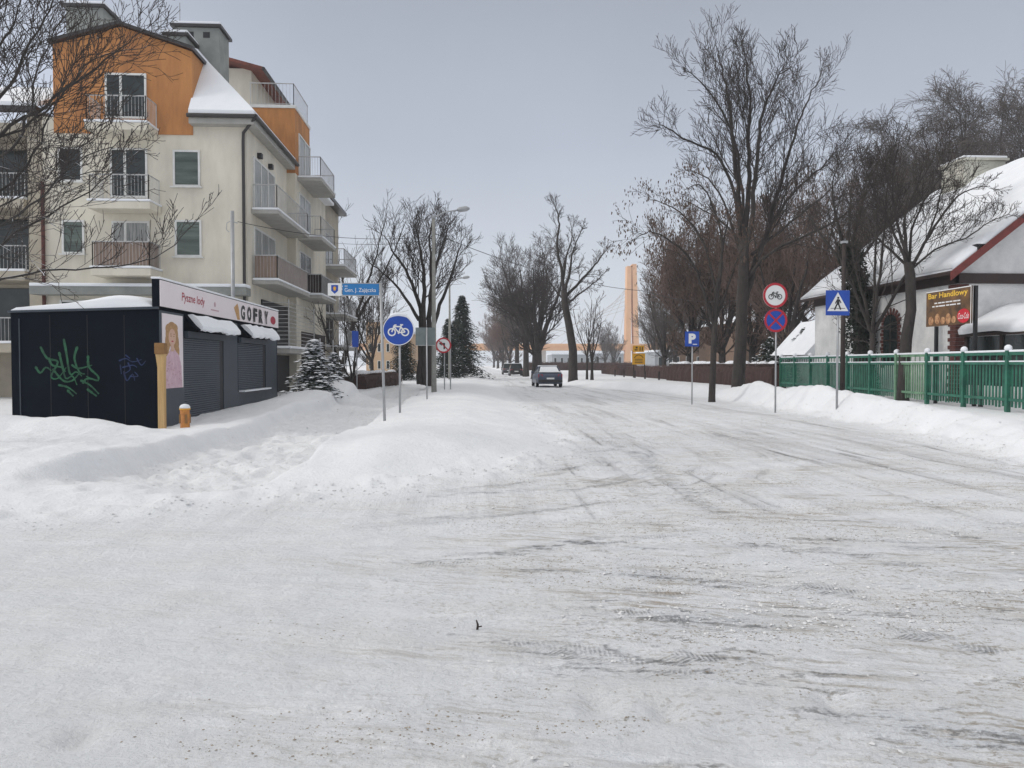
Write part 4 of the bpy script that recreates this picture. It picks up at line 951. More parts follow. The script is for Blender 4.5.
# graffiti
def graf(lst, w, m_, name):
    f = Flat((0, YK, 0), (1, 0, 0), (0, -1, 0), .006)
    for st in lst:
        q = [WY(x/4.52, 270+y/4.52, YK) for x, y in st]; q = [(v.x, v.z) for v in q]; o_ = []
        for i in range(len(q)-1):
            a_, b_, c_, d_ = q[max(i-1, 0)], q[i], q[i+1], q[min(i+2, len(q)-1)]
            for t_ in (0, .25, .5, .75): o_.append(tuple(.5*(2*b_[k]+(c_[k]-a_[k])*t_+(2*a_[k]-5*b_[k]+4*c_[k]-d_[k])*t_*t_+(-a_[k]+3*b_[k]-3*c_[k]+d_[k])*t_**3) for k in (0, 1)))
        o_.append(q[-1]); n_ = len(o_)
        for i in range(n_-1): f.line(o_[i], o_[i+1], w*(1.35-.9*i/n_)*random.uniform(.8, 1.15)); f.disc(*o_[i], w*(.6-.4*i/n_), 8)
    f.build(name, m_, kr)
graf([[(185, 350), (215, 400), (262, 415), (232, 480), (262, 490), (300, 440)], [(290, 315), (302, 380), (318, 470), (345, 460), (372, 480)], [(350, 350), (338, 400), (360, 460), (385, 470)],
      [(270, 375), (285, 440), (300, 490), (330, 480), (350, 520)], [(400, 390), (405, 440), (445, 480), (440, 500), (392, 480)], [(165, 440), (185, 465), (210, 440), (235, 455)],
      [(270, 520), (310, 530), (350, 560)], [(310, 545), (335, 570)], [(370, 500), (410, 520), (450, 560)], [(400, 540), (440, 570)], [(225, 400), (240, 430), (282, 440), (300, 460)], [(330, 430), (360, 445), (420, 430)],
      [(245, 450), (290, 500), (330, 500), (360, 470)], [(380, 510), (400, 490), (450, 500)]], .042, 'green_paint', 'graffiti_print')
graf([[(540, 410), (570, 400), (600, 415), (640, 405)], [(555, 440), (600, 430), (620, 440)], [(560, 460), (575, 500), (600, 470), (610, 500)], [(545, 430), (550, 470)], [(620, 400), (640, 430), (660, 410)],
      [(580, 420), (590, 450), (560, 470)], [(590, 480), (625, 480), (610, 460)], [(570, 385), (590, 400)]], .025, 'blue_paint', 'graffiti_print')
# timber post and bollard
p = WY(161.5, 427, YK-.25)
tp = empty('timber_post', (p.x, p.y, .1), 'pale timber post with a brown box on top at the kiosk corner', 'post')
zt2 = WY(161, 343, YK-.25).z; zt3 = WY(161, 354, YK-.25).z; xw0, xw1 = WY(158.5, 400, YK-.25).x, WY(164.8, 400, YK-.25).x
MB().prism([(xw0, YK-.3, 0), (xw1, YK-.3, 0), (xw1, YK-.3, zt3-.35), (xw1+.02, YK-.3, zt3), (xw0-.04, YK-.3, zt3), (xw0, YK-.3, zt3-.3)], (0, .14, 0)).build('post', 'timber', tp, bevel=.008)
MB().box((xw0-.05, YK-.33, zt3+.002), (xw1+.03, YK-.13, zt2)).build('box', 'brown_box', tp, bevel=.01)
d = 17.0; p = W(185, 420, d); g0 = G(p.x, p.y)
bo = empty('litter_bollard', (p.x, p.y, g0), 'short orange bollard capped with snow before the roller shutter', 'bollard')
m = MB().tube([(p.x, p.y, g0-.1), (p.x, p.y, g0+.40)], .10, 14).build('body', 'bollard', bo, smooth=False)
m = MB()
for k_ in range(4): a = k_*1.57+.6; m.box((p.x+.1*math.cos(a)-.02, p.y+.1*math.sin(a)-.02, g0+.1), (p.x+.1*math.cos(a)+.02, p.y+.1*math.sin(a)+.02, g0+.3))
m.build('panel', 'brown_box', bo)
MB().tube([(p.x, p.y, g0+.402), (p.x, p.y, g0+.43)], .118, 14).build('collar', 'yellow', bo)
MB().tube([(p.x, p.y, g0+.432), (p.x, p.y, g0+.47), (p.x, p.y, g0+.51), (p.x, p.y, g0+.53)], [.115, .11, .08, .02], 14).build('snow_cap', 'snow_clean', bo, smooth=True)
# ------------------------------------------------------------------ white house right
XH, YH = 16.5, 25.0; zg = 4.75
hr = empty('white_house', (XH+6, YH+6, 0), 'white plastered house with snowy roof and dark red timber behind the fence', 'building')
XR, ZR = XH+6.1, 9.5; YH2 = 35.6
MB().prism([(XH, YH, -.2), (XR*2-XH, YH, -.2), (XR*2-XH, YH, zg+.3), (XR, YH, ZR-.15), (XH, YH, zg+.3)], (0, YH2-YH, 0)).build('wall', 'house_white', hr)
sl_ = (ZR-zg)/(XR-XH)
def roofp(x): return zg+.25+sl_*(x-XH)
rf = MB().prism([(XH-.55, YH-.55, roofp(XH-.55)), (XR, YH-.55, roofp(XR)), (XR, YH-.55, roofp(XR)+.1), (XH-.55, YH-.55, roofp(XH-.55)+.1)], (0, YH2-YH+1.1, 0))
rf.prism([(XR, YH-.55, roofp(XR)), (2*XR-XH+.55, YH-.55, roofp(XH-.55)), (2*XR-XH+.55, YH-.55, roofp(XH-.55)+.1), (XR, YH-.55, roofp(XR)+.1)], (0, YH2-YH+1.1, 0))
ro = rf.build('roof', 'beam', hr)
# snow on near slope with an uneven surface
s = MB(); nx, ny = 16, 34
for i in range(nx+1):
    for j in range(ny+1):
        x = XH-.5+(XR+.15-XH+.5)*i/nx; y = YH-.5+(YH2-YH+1)*j/ny; e = min(1, min(i+.2, 99)/1.6, min(j, ny-j)/1.2+.15)
        s.v.append((x, y, roofp(min(x, XR))+.10+.24*e**.5+.05*float(fbm(x*.7, y*.7, 3))))
for i in range(nx):
    for j in range(ny): a = i*(ny+1)+j; s.f.append((a, a+ny+1, a+ny+2, a+1))
for j in range(ny): 
    n = len(s.v); s.v += [(XH-.5, YH-.5+(YH2-YH+1)*(j+q)/ny, roofp(XH-.5)+.103) for q in (0, 1)]; s.f.append((n, n+1, j+1, j))
for i in range(nx):
    n = len(s.v); s.v += [(XH-.5+(XR+.15-XH+.5)*(i+q)/nx, YH-.5, roofp(min(XR, XH-.5+(XR+.15-XH+.5)*(i+q)/nx))+.103) for q in (0, 1)]; s.f.append((n, n+1, (i+1)*(ny+1), i*(ny+1)))
s.build('roof_snow', 'snow', ro, smooth=True)
MB().prism([(XH-.6, YH-.62, roofp(XH-.6)-.16), (XR, YH-.62, roofp(XR)-.16), (XR, YH-.62, roofp(XR)+.12), (XH-.6, YH-.62, roofp(XH-.6)+.12)], (0, .06, 0)).build('bargeboard', 'barge', hr)
MB().box((XH-.07, YH-.12, zg-.42), (XR*2-XH, YH-.003, zg-.08)).build('beam', 'beam', hr)
MB().box((XH-.07, YH-.12, zg-.42), (XH-.003, YH2, zg-.08)).build('beam', 'beam', hr)
MB().box((XH+.35, YH-.5, zg+.62), (XH+.75, YH-.003, zg+.85)).build('rafter_end', 'black', hr)
# brick quoins at the corner
q = MB()
for i in range(34):
    z = -.1+i*.13; w_ = .42 if i % 2 else .30; q.box((XH-.02, YH-.02, z), (XH+w_, YH+.002, z+.122)); q.box((XH-.024, YH-.016, z), (XH+.002, YH+w_, z+.122))
q.build('quoins', 'brick_dark', hr)
# arched window in the long wall
yw = WX(891, 330, XH).y; zw0, zw1 = 1.55, 3.25
a = MB(); hw = .50
arch = lambda r, h: [(XH-.005, yw-r, zw0), (XH-.005, yw+r, zw0), (XH-.005, yw+r, zw1)]+[(XH-.005, yw+r*math.cos(t*math.pi/8), zw1+h*math.sin(t*math.pi/8)) for t in range(1, 8)]+[(XH-.005, yw-r, zw1)]
wn = MB().prism(arch(hw, .3), (-.02, 0, 0)).build('window', 'glass', hr)
q = MB()
for i in range(14):
    z = zw0-.1+i*.14; w_ = .22 if i % 2 else .14
    q.box((XH-.04, yw-hw-w_, z), (XH-.003, yw-hw, z+.12)); q.box((XH-.04, yw+hw, z), (XH-.003, yw+hw+w_, z+.12))
for i in range(9):
    t = math.pi*(i+.5)/9; c = Vector((XH-.02, yw+math.cos(t)*(hw+.1), zw1+math.sin(t)*.42)); dv = Vector((0, math.cos(t), math.sin(t)*.9)).normalized(); pv = Vector((0, -dv.z, dv.y))
    q.prism([c-dv*.13-pv*.05, c-dv*.13+pv*.05, c+dv*.13+pv*.055, c+dv*.13-pv*.055], (-.025, 0, 0))
q.build('brick_surround', 'brick_dark', wn)
q = MB().box((XH-.035, yw-.03, zw0), (XH-.027, yw+.03, zw1+.25)); q.box((XH-.035, yw-hw, 2.5), (XH-.027, yw+hw, 2.56)); q.build('frame', 'dark_wood', wn)
# chimney on the ridge
p = WX(1010, 180, XR); cy = 32.5
c = MB().box((XR-.9, cy, ZR-.7), (XR+1.0, cy+1.6, ZR+1.05)).build('chimney', 'chimney_cream', hr, bevel=.02)
MB().box((XR-1.0, cy-.1, ZR+1.055), (XR+1.1, cy+1.7, ZR+1.16)).build('cap', 'chimney_cream', c)
MB().box((XR-.95, cy-.05, ZR+1.163), (XR+1.05, cy+1.65, ZR+1.27)).build('snow_cap', 'snow_clean', c, bevel=.04)
# lean-to wing projecting from the gable, its roof falling towards the road
xw, yw0 = XH+.35, YH-7.5
po_ = MB().prism([(xw-.35, yw0, 2.50), (xw+1.3, yw0, 3.28), (xw+1.3, yw0, 3.38), (xw-.35, yw0, 2.60)], (0, 7.35, 0)).build('porch_roof', 'beam', hr)
lp = MB(); ny = 30
prf = [(-.38, 2.60), (-.42, 2.74), (-.30, 2.90), (.3, 3.2), (.9, 3.46), (1.3, 3.62), (1.34, 3.38)]
for k_ in range(ny+1):
    y_ = yw0-.1+7.4*k_/ny
    for (u_, z_) in prf: lp.v.append((xw+u_+.03*float(vnoise(y_*2, u_*3)), y_, z_+.05*float(vnoise(y_*1.3, u_*2+7))))
for k_ in range(ny):
    for q_ in range(6): lp.f.append((k_*7+q_, k_*7+q_+7, k_*7+q_+8, k_*7+q_+1))
lp.f.append(tuple(range(7))); lp.f.append(tuple(range(ny*7+6, ny*7-1, -1)))
lp.build('porch_snow', 'snow', po_, smooth=True)
MB().box((xw-.25, yw0+.1, -.1), (xw+1.25, YH-.15, .9)).build('porch_wall', 'house_white', hr)
for yy in (0.15, 1.9, 3.65, 5.4, 7.1): MB().box((xw-.24, yw0+yy, .903), (xw-.12, yw0+yy+.12, 2.52)).build('porch_post', 'beam', hr)
MB().box((xw-.19, yw0+.2, .905), (xw-.17, YH-.2, 2.5)).build('window', 'glass', hr)
# small snow-roofed shed behind the crossing sign
sh = empty('garden_shed', (17.5, 41, 0), 'low shed with a steep snow covered roof behind the crossing sign', 'shed')
sp0, sp1, sp2_ = W(802, 352, 41), W(836, 318, 41), W(870, 352, 41)
MB().box((sp0.x+.6, sp0.y, 0), (sp2_.x-.6, sp0.y+4, 2.2)).build('wall', 'house_white', sh)
MB().prism([(sp0.x, sp0.y-.3, 2.1), (sp2_.x, sp0.y-.3, 2.1), (sp1.x, sp0.y-.3, sp1.z)], (0, 4.6, 0)).build('roof', 'snow', sh)
# ------------------------------------------------------------------ green fence
Fa, Fb = Vector((14.1, 15.5, 0)), Vector((16.1, 38.6, 0)); FL = (Fb-Fa).length; nb = 11; fd = (Fb-Fa).normalized(); fz = .38
fr_ = empty('picket_fence', (Fa.x, Fa.y, fz), 'green wooden picket fence with snow caps in front of the white house', 'fence')
fn = Vector((-fd.y, fd.x, 0))
def obox(m, c, l, w_, z0_, z1_):
    c = Vector((c.x, c.y, 0)); P4 = [c-fd*l/2-fn*w_/2, c+fd*l/2-fn*w_/2, c+fd*l/2+fn*w_/2, c-fd*l/2+fn*w_/2]
    m.prism([(p.x, p.y, z0_) for p in P4], (0, 0, z1_-z0_))
for i in range(nb+1):
    c = Fa+(Fb-Fa)*i/nb; m = MB(); obox(m, c, .11, .11, -.1, fz+1.58); o = m.build('post', 'green_faded' if i == 5 else 'green', fr_)
    m = MB(); zt_ = fz+1.58; m.tube([(c.x, c.y, zt_+.002), (c.x, c.y, zt_+.05), (c.x, c.y, zt_+.12), (c.x, c.y, zt_+.16)], [.07, .10, .085, .03], 10); m.build('snow_cap', 'snow_clean', o, smooth=True)
    if i == nb: break
    e = Fa+(Fb-Fa)*(i+1)/nb; L = (e-c).length; mid = (c+e)/2; m = MB(); rr = random.Random(i)
    obox(m, mid, L-.14, .05, fz+1.46, fz+1.54); obox(m, mid, L-.14, .05, fz+1.20, fz+1.27); obox(m, mid, L-.14, .05, fz+.22, fz+.30)
    k_ = 13
    for j in range(k_):
        q = c+(e-c)*((j+.8)/(k_+.6))-fn*.05; dz = rr.uniform(-.02, .02); obox(m, q, .065, .025, fz+.05+dz, fz+1.30+dz)
        if j % 2: obox(m, q, .03, .02, fz+1.3+dz, fz+1.46)
    fade = i in (4,)
    o = m.build('picket_panel', 'green_faded' if fade else 'green', fr_, label='faded pale green picket panel' if fade else None)
    m = MB(); obox(m, mid, L-.16, .08, fz+1.543, fz+1.60); obox(m, mid-fn*.01, L-.16, .09, fz+1.273, fz+1.31)
    m.build('snow_strip', 'snow_clean', o, bevel=.015)
# ------------------------------------------------------------------ billboard
XBB = 14.0 if False else None
pb0 = W(926, 327, 25.2); pb1 = W(971, 325, 22.9)
dirb = Vector((pb1.x-pb0.x, pb1.y-pb0.y, 0)); wB_ = dirb.length; dirb.normalize(); nrm = Vector((dirb.y, -dirb.x, 0))
if nrm.dot(Vector((0, 0, 0))-pb0) < 0: nrm = -nrm
zb0, zb1 = pb0.z, W(926, 292.5, 25.2).z
bb = empty('billboard', (pb0.x, pb0.y, fz), 'brown and gold bar advertising billboard on black posts at the fence', 'billboard')
def bplane(e): return Flat((pb0.x, pb0.y, zb0), dirb, nrm, e)
hB = zb1-zb0
m = MB(); c0 = pb0-nrm*.04; m.prism([(c0.x, c0.y, zb0), (c0.x+dirb.x*wB_, c0.y+dirb.y*wB_, zb0), (c0.x+dirb.x*wB_, c0.y+dirb.y*wB_, zb1), (c0.x, c0.y, zb1)], tuple(nrm*.04)); pn = m.build('panel', 'board_brown', bb)
f_ = bplane(.005); f_.rect(0, hB-.03, wB_, hB).rect(wB_-.03, 0, wB_, hB-.03); f_.build('trim', 'sign_white', pn)
bplane(.006).text('Bar Handlowy', .12, hB*.74, wB_*.93, hB*.94, bold=.02).build('lettering', 'gold', pn)
f_ = bplane(.006); [f_.rect(wB_*(.2+.085*i), hB*.63, wB_*(.265+.085*i+.012*(i % 2)), hB*.665) for i in range(7)]; [f_.rect(wB_*(.15+.08*i), hB*.54, wB_*(.205+.08*i+.014*(i % 3)), hB*.575) for i in range(8)]; f_.build('text_lines_print', 'sign_white', pn)
f_ = bplane(.006)
rg = random.Random(4)
for i, (x, z, r) in enumerate([(.12, .16, .13), (.27, .2, .12), (.4, .14, .11), (.52, .18, .12), (.64, .14, .1)]): f_ = bplane(.006+i*.0015); f_.disc(wB_*x, hB*z, hB*r, 9, ry=hB*r*(1+.3*(i % 2))); f_.build('food_picture', 'food', pn)
f_ = bplane(.015); f_.disc(wB_*.85, hB*.22, wB_*.135, ry=hB*.19); f_.build('logo_disc', 'cola_red', pn)
bplane(.018).text('Coca-Cola', wB_*.74, hB*.14, wB_*.96, hB*.30, shear=.35).build('lettering', 'sign_white', pn)
for px, dd_, top in ((933, 24.8, zb0), (971.5, 22.95, zb1), (978, 22.6, 2.0)):
    p = W(px, 380, dd_)-nrm*.09; m = MB().box((p.x-.045, p.y-.045, -.1), (p.x+.045, p.y+.045, top+.0)); m.build('post', 'black', bb)
# ------------------------------------------------------------------ signs
def sign_root(name, px, pyb, d_, label, cat='road sign', group=None, rz=0):
    p = W(px, pyb, d_); return empty(name, (p.x, p.y, G(p.x, p.y)), label, cat, group, rz), p
def post(root, p, ztop, r=.03, m='metal', lean=0):
    g = root.location.z; return MB().tube([(p.x, p.y, g-.3), (p.x+lean, p.y, ztop)], r, 8).build('post', m, root, smooth=True)
def disc_plate(root, c, r, m='blue_sign', back='sign_back', th=.012, name='plate'):
    mb = MB(); mb.tube([(c.x, c.y, c.z), (c.x, c.y-th, c.z)], r, 40); return mb.build(name, m, root)
def bicycle(f, s, w, ox=0, oz=0):
    P = lambda x, z: (ox+x*s, oz+z*s)
    f.ring(*P(-.48, -.16), .30*s, w, 24); f.ring(*P(.48, -.16), .30*s, w, 24)
    for a, b_ in (((-.48, -.16), (-.30, .34)), ((-.33, .24), (.17, .24)), ((-.33, .24), (.02, -.20)), ((.02, -.20), (.22, .36)), ((.02, -.20), (.48, -.16)), ((.17, .22), (.48, -.16)), ((-.30, .34), (-.14, .36)), ((.12, .37), (.34, .37)), ((-.02, -.28), (.08, -.12))):
        f.line(P(*a), P(*b_), w)
def fplane(c, e): return Flat((c.x, c.y, c.z), (1, 0, 0), (0, -1, 0), e)
# street name sign
d_ = 17.3; rt, p = sign_root('street_sign', 385, 424, d_, 'blue street name plate with a small white crest plate on a tall post', 'street sign')
tp_ = W(380.5, 283, d_); MB().tube([(p.x, p.y, rt.location.z-.3), (tp_.x, tp_.y, tp_.z)], .032, 8).build('post', 'metal', rt, smooth=True)
a, b_ = W(343, 296, d_), W(379, 284, d_); y = p.y
pl_ = MB().box((a.x, y-.012, a.z+.02), (b_.x, y+.012, b_.z)).build('name_plate', 'street_blue', rt)
f_ = Flat((a.x, y, a.z+.02), (1, 0, 0), (0, -1, 0), .017); w_, h_ = b_.x-a.x, b_.z-a.z-.02
f_.text('Gen. J. Zaj\u0105czka', w_*.06, h_*.16, w_*.92, h_*.62); f_.build('lettering', 'sign_white', pl_); Flat((a.x, y, a.z+.02), (1, 0, 0), (0, -1, 0), .017).rect(w_*.06, h_*.76, w_*.14, h_*.82).build('small_print', 'sign_white', pl_)
m = MB().box((a.x, y-.016, b_.z+.001), (b_.x, y+.016, b_.z+.02)).box((a.x-.02, y-.016, a.z-.002), (b_.x, y+.016, a.z+.018)); m.build('frame', 'metal', pl_)
c0, c1 = W(328.5, 296, d_), W(342, 283.5, d_)
cr = MB().box((c0.x, y-.012, c0.z), (c1.x, y+.012, c1.z)).build('crest_plate', 'sign_white', rt)
f_ = Flat((c0.x, y, c0.z), (1, 0, 0), (0, -1, 0), .016); w_, h_ = c1.x-c0.x, c1.z-c0.z
f_.poly([(w_*.25, h_*.85), (w_*.25, h_*.4), (w_*.5, h_*.15), (w_*.75, h_*.4), (w_*.75, h_*.85)]); f_.build('crest', 'blue_sign', cr)
f_ = Flat((c0.x, y, c0.z), (1, 0, 0), (0, -1, 0), .019); f_.rect(w_*.42, h_*.42, w_*.58, h_*.72).rect(w_*.38, h_*.58, w_*.62, h_*.64); f_.build('crest_mark', 'yellow', cr)
# cycle route sign
d_ = 20.2; rt, p = sign_root('cycle_sign', 400, 412, d_, 'round blue sign with a white bicycle, snow on its upper rim')
c = W(398.7, 330, d_); r_ = W(414.3, 330, d_).x-c.x
post(rt, p, c.z+r_*.6, .03); c.y -= .05
pl_ = disc_plate(rt, c, r_, 'blue_sign'); fplane(c, .016).ring(0, 0, r_*.995, r_*.05, 40).build('rim', 'sign_white', pl_)
f_ = fplane(c, .018); bicycle(f_, r_*.88, r_*.085); f_.build('pictogram', 'sign_white', pl_)
m = MB(); 
pp = [(c.x+r_*math.sin(t), c.y, c.z+r_*math.cos(t)) for t in [(-.75+1.5*i/10) for i in range(11)]]
m.tube(pp, [.008, .03, .045, .05, .055, .055, .055, .05, .04, .025, .008], 6); m.build('snow_cap', 'snow_clean', rt, smooth=True)
# back of a large sign on a post
d_ = 27; rt, p = sign_root('grey_sign', 427, 400, d_, 'grey back of a square sign on a slim post left of the lamp post')
a, b_ = W(415.5, 345, d_), W(435, 327.5, d_); post(rt, p, b_.z, .028)
MB().box((a.x, p.y+.035, a.z), (b_.x, p.y+.05, b_.z)).build('plate', 'sign_back', rt); MB().box((a.x, p.y+.02, a.z-.02), (b_.x, p.y+.06, a.z-.002)).build('rim', 'rail', rt)
# no left turn
d_ = 38; rt, p = sign_root('no_turn_sign', 444.5, 390, d_, 'round red rimmed no left turn sign with a black arrow on twin posts')
c = W(443.5, 345.3, d_); r_ = W(451.3, 345, d_).x-c.x; post(rt, p, c.z+.2, .03)
p2 = W(450.5, 388, d_); MB().tube([(p2.x, p2.y, 0), (p2.x, p2.y, c.z+.8)], .03, 8).build('post', 'metal', rt, smooth=True)
c.y -= .05; pl_ = disc_plate(rt, c, r_, 'sign_white'); fplane(c, .016).ring(0, 0, r_, r_*.2, 40).build('rim', 'sign_red', pl_)
f_ = fplane(c, .018); f_.line((r_*.1, -r_*.5), (r_*.1, r_*.2), r_*.2).line((r_*.2, r_*.2), (-r_*.25, r_*.2), r_*.2).poly([(-r_*.6, r_*.2), (-r_*.2, r_*.48), (-r_*.2, -r_*.06)]); f_.build('arrow', 'sign_black', pl_)
fplane(c, .021).line((-r_*.55, r_*.55), (r_*.55, -r_*.55), r_*.14).build('red_bar', 'sign_red', pl_)
# small edge-on blue sign
d_ = 33; rt, p = sign_root('blue_sign', 357, 386, d_, 'narrow dark blue sign on a thin pole above the brown hedge')
a, b_ = W(352.5, 347, d_), W(358.5, 331, d_); post(rt, p, b_.z, .022); MB().box((a.x, p.y-.03, a.z), (b_.x, p.y-.055, b_.z)).prism([(a.x, p.y-.03, a.z+.1), (a.x, p.y-.03, b_.z), (a.x, p.y+.35, b_.z), (a.x, p.y+.35, a.z+.1)], (-.015, 0, 0)).build('plate', 'blue_sign', rt)
# parking
d_ = 30; rt, p = sign_root('parking_sign', 692, 392, d_, 'square blue parking sign with a white letter P on a thin pole')
a, b_ = W(684.5, 346.5, d_), W(699, 331.5, d_); post(rt, p, b_.z-.05, .028)
pl_ = MB().box((a.x, p.y-.03, a.z), (b_.x, p.y-.045, b_.z)).build('plate', 'blue_sign', rt, bevel=.01); w_, h_ = b_.x-a.x, b_.z-a.z
f_ = Flat((a.x, p.y-.045, a.z), (1, 0, 0), (0, -1, 0), .004); f_.text('P', w_*.26, h_*.2, w_*.76, h_*.86, bold=.06); f_.build('lettering', 'sign_white', pl_); Flat((a.x, p.y-.045, a.z), (1, 0, 0), (0, -1, 0), .004).rect(w_*.55, h_*.12, w_*.85, h_*.17).build('underline', 'sign_white', pl_)
# yellow board
d_ = 70; rt, p = sign_root('yellow_board', 638, 376, d_, 'yellow information board in two panels on twin legs before the hedge', 'sign')
g = rt.location.z
for px in (633.5, 644.5): q = W(px, 376, d_); MB().tube([(q.x, p.y, g-.2), (q.x, p.y, 2.3)], .05, 6).build('leg', 'dark_wood', rt)
for k_, (y0_, y1_) in enumerate(((364.5, 353.5), (352, 345.5))):
    a, b_ = W(632 if k_ == 0 else 632.5, y0_, d_), W(645 if k_ == 0 else 644, y1_, d_)
    pl_ = MB().box((a.x, p.y-.06, a.z), (b_.x, p.y-.1, b_.z)).build('panel', 'yellow', rt); w_, h_ = b_.x-a.x, b_.z-a.z; f_ = Flat((a.x, p.y-.1, a.z), (1, 0, 0), (0, -1, 0), .006)
    if k_ == 0:
        for z in (.15, .3, .45): f_.rect(w_*.2, h_*z, w_*.8, h_*(z+.05))
        f_.pl([(w_*.15, h_*.6), (w_*.3, h_*.8), (w_*.5, h_*.88), (w_*.7, h_*.8), (w_*.85, h_*.6)], w_*.05)
    else: f_.rect(w_*.15, h_*.25, w_*.42, h_*.4).rect(w_*.6, h_*.2, w_*.68, h_*.8).rect(w_*.8, h_*.2, w_*.88, h_*.8).rect(w_*.25, h_*.55, w_*.42, h_*.8)
    f_.build('marks', 'sign_black', pl_)
# no cycling + no stopping
d_ = 25; rt, p = sign_root('ban_signs', 775.5, 388, d_, 'post with a bicycle ban disc above a blue no stopping disc')
c = W(774.5, 295.5, d_); r_ = W(787, 295, d_).x-c.x; c2 = W(775, 320.5, d_); r2 = W(786.8, 320, d_).x-c2.x
post(rt, p, c.z, .03); c.y -= .05; c2.y -= .05
pl_ = disc_plate(rt, c, r_, 'sign_white', name='bicycle_ban_plate'); fplane(c, .016).ring(0, 0, r_, r_*.19, 40).build('rim', 'sign_red', pl_); f_ = fplane(c, .018); bicycle(f_, r_*.72, r_*.06); f_.build('pictogram', 'sign_black', pl_)
pl_ = disc_plate(rt, c2, r2, 'blue_sign', name='no_stopping_plate'); fplane(c2, .016).ring(0, 0, r2, r2*.19, 40).build('rim', 'sign_red', pl_)
f_ = fplane(c2, .018); f_.line((-r2*.58, r2*.58), (r2*.58, -r2*.58), r2*.15).line((-r2*.58, -r2*.58), (r2*.58, r2*.58), r2*.15); f_.build('cross', 'sign_red', pl_)
# pedestrian crossing sign
d_ = 22.6; rt, p = sign_root('crossing_sign', 837, 388, d_, 'square blue pedestrian crossing sign on a steel post')
a, b_ = W(824.5, 315.5, d_), W(849.3, 290.5, d_); post(rt, p, b_.z-.05, .035)
pl_ = MB().box((a.x, p.y-.04, a.z), (b_.x, p.y-.055, b_.z)).build('plate', 'blue_sign', rt, bevel=.01); w_, h_ = b_.x-a.x, b_.z-a.z
O = (a.x, p.y-.055, a.z); Flat(O, (1, 0, 0), (0, -1, 0), .004).poly([(w_*.06, h_*.17), (w_*.94, h_*.17), (w_*.5, h_*.93)]).build('triangle', 'sign_white', pl_)
f_ = Flat(O, (1, 0, 0), (0, -1, 0), .008); f_.disc(w_*.51, h_*.70, w_*.045, 14); f_.poly([(w_*.44, h_*.42), (w_*.56, h_*.42), (w_*.57, h_*.64), (w_*.46, h_*.65)])
f_.line((w_*.46, h_*.44), (w_*.36, h_*.22), w_*.06).line((w_*.53, h_*.44), (w_*.62, h_*.23), w_*.06).line((w_*.47, h_*.62), (w_*.39, h_*.47), w_*.04).line((w_*.56, h_*.62), (w_*.63, h_*.49), w_*.04)
f_.rect(w_*.2, h_*.27, w_*.8, h_*.29); f_.build('pictogram', 'sign_black', pl_)
p = W(842.5, 386, 26); g = G(p.x, p.y); ut = empty('utility_pole', (p.x, p.y, g), 'thick dark wooden pole just behind the crossing sign', 'pole'); MB().tube([(p.x, p.y, g-.3), (p.x, p.y, g+5.3)], [.085, .065], 10).build('shaft', 'dark_wood', ut, smooth=True)
MB().box((p.x-.09, p.y-.09, g+5.302), (p.x+.09, p.y+.09, g+5.38)).build('cap', 'metal', ut)
# ------------------------------------------------------------------ lamps and wires
def lamp(px_, d_, label, conc=False):
    X = -1.75 if not conc else W(434, 380, 36).x; Y = WX(px_, 364, X).y if not conc else W(434, 380, 36).y
    g = G(X, Y); rt = empty('street_lamp', (X, Y, g), label, 'street lamp', 'street lamps along the left pavement')
    Z = 8.5
    MB().tube([(X, Y, g-.3), (X, Y, g+2), (X, Y, Z)], [.13, .11, .07], 10).build('pole', 'concrete', rt, smooth=True)
    MB().tube([(X, Y, Z-.3), (X+.05, Y, Z), (X+.5, Y, Z+.25), (X+1.15, Y, Z+.36)], .035, 6).build('arm', 'metal', rt, smooth=True)
    x = X+1.1; MB().tube([(x, Y, Z+.36), (x+.12, Y, Z+.38), (x+.45, Y, Z+.43), (x+.6, Y, Z+.44)], [.05, .12, .13, .04], 10).build('lamp_head', 'metal', rt, smooth=True)
    m = MB(); m.tube([(X, Y, Z-.05), (X, Y, Z+.08)], .09, 8); m.build('bracket', 'metal', rt); return rt
lamp(434, 36, 'nearest concrete lamp post with a curved arm, tallest in the row', True)
for i, Y in enumerate((66, 96, 126, 156)):
    X = -1.75; g = G(X, Y); 
    r0 = [o for o in COL.objects if o.name == 'street_lamp'][0]
    copy_thing(r0, (X, Y, g), 0, 1.02, ['second lamp post of the row, behind the no left turn sign', 'third lamp post of the left row', 'fourth lamp post of the left row', 'farthest visible lamp post of the left row'][i])
p = W(233, 300, 29); zt_ = W(233, 211, 29).z
ut = empty('steel_pole', (p.x, p.y, 0), 'slim grey pole with a wire hook rising behind the kiosk sign', 'pole')
MB().tube([(p.x, p.y, -.2), (p.x, p.y, zt_)], .075, 8).build('shaft', 'metal', ut, smooth=True)
MB().tube([(p.x, p.y, zt_-.35), (p.x-.2, p.y, zt_-.45), (p.x-.22, p.y, zt_-.7), (p.x-.12, p.y, zt_-.8)], .015, 5).tube([(p.x, p.y, zt_-.4), (p.x+.2, p.y, zt_-.45)], .02, 5).build('hook', 'metal', ut)
def wire(a, b_, sag, label, r=.012):
    a = Vector(a); b_ = Vector(b_); q = [a.lerp(b_, i/24)-Vector((0, 0, 4*sag*(i/24)*(1-i/24))) for i in range(25)]
    o = MB().tube(q, r, 4).build('overhead_wire', 'black', None); tag(o, label, 'wire'); return o
LX, LY = W(434, 380, 36).x, W(434, 380, 36).y
wire((p.x+.2, p.y, zt_-.4), (LX, LY, W(434, 236, 36).z), .35, 'thin wire from the pole behind the kiosk to the nearest lamp post')
wire((LX, LY, W(434, 233, 36).z), W(645, 291, 48), .5, 'overhead wire crossing the road from the lamp post to the right trees', .016)
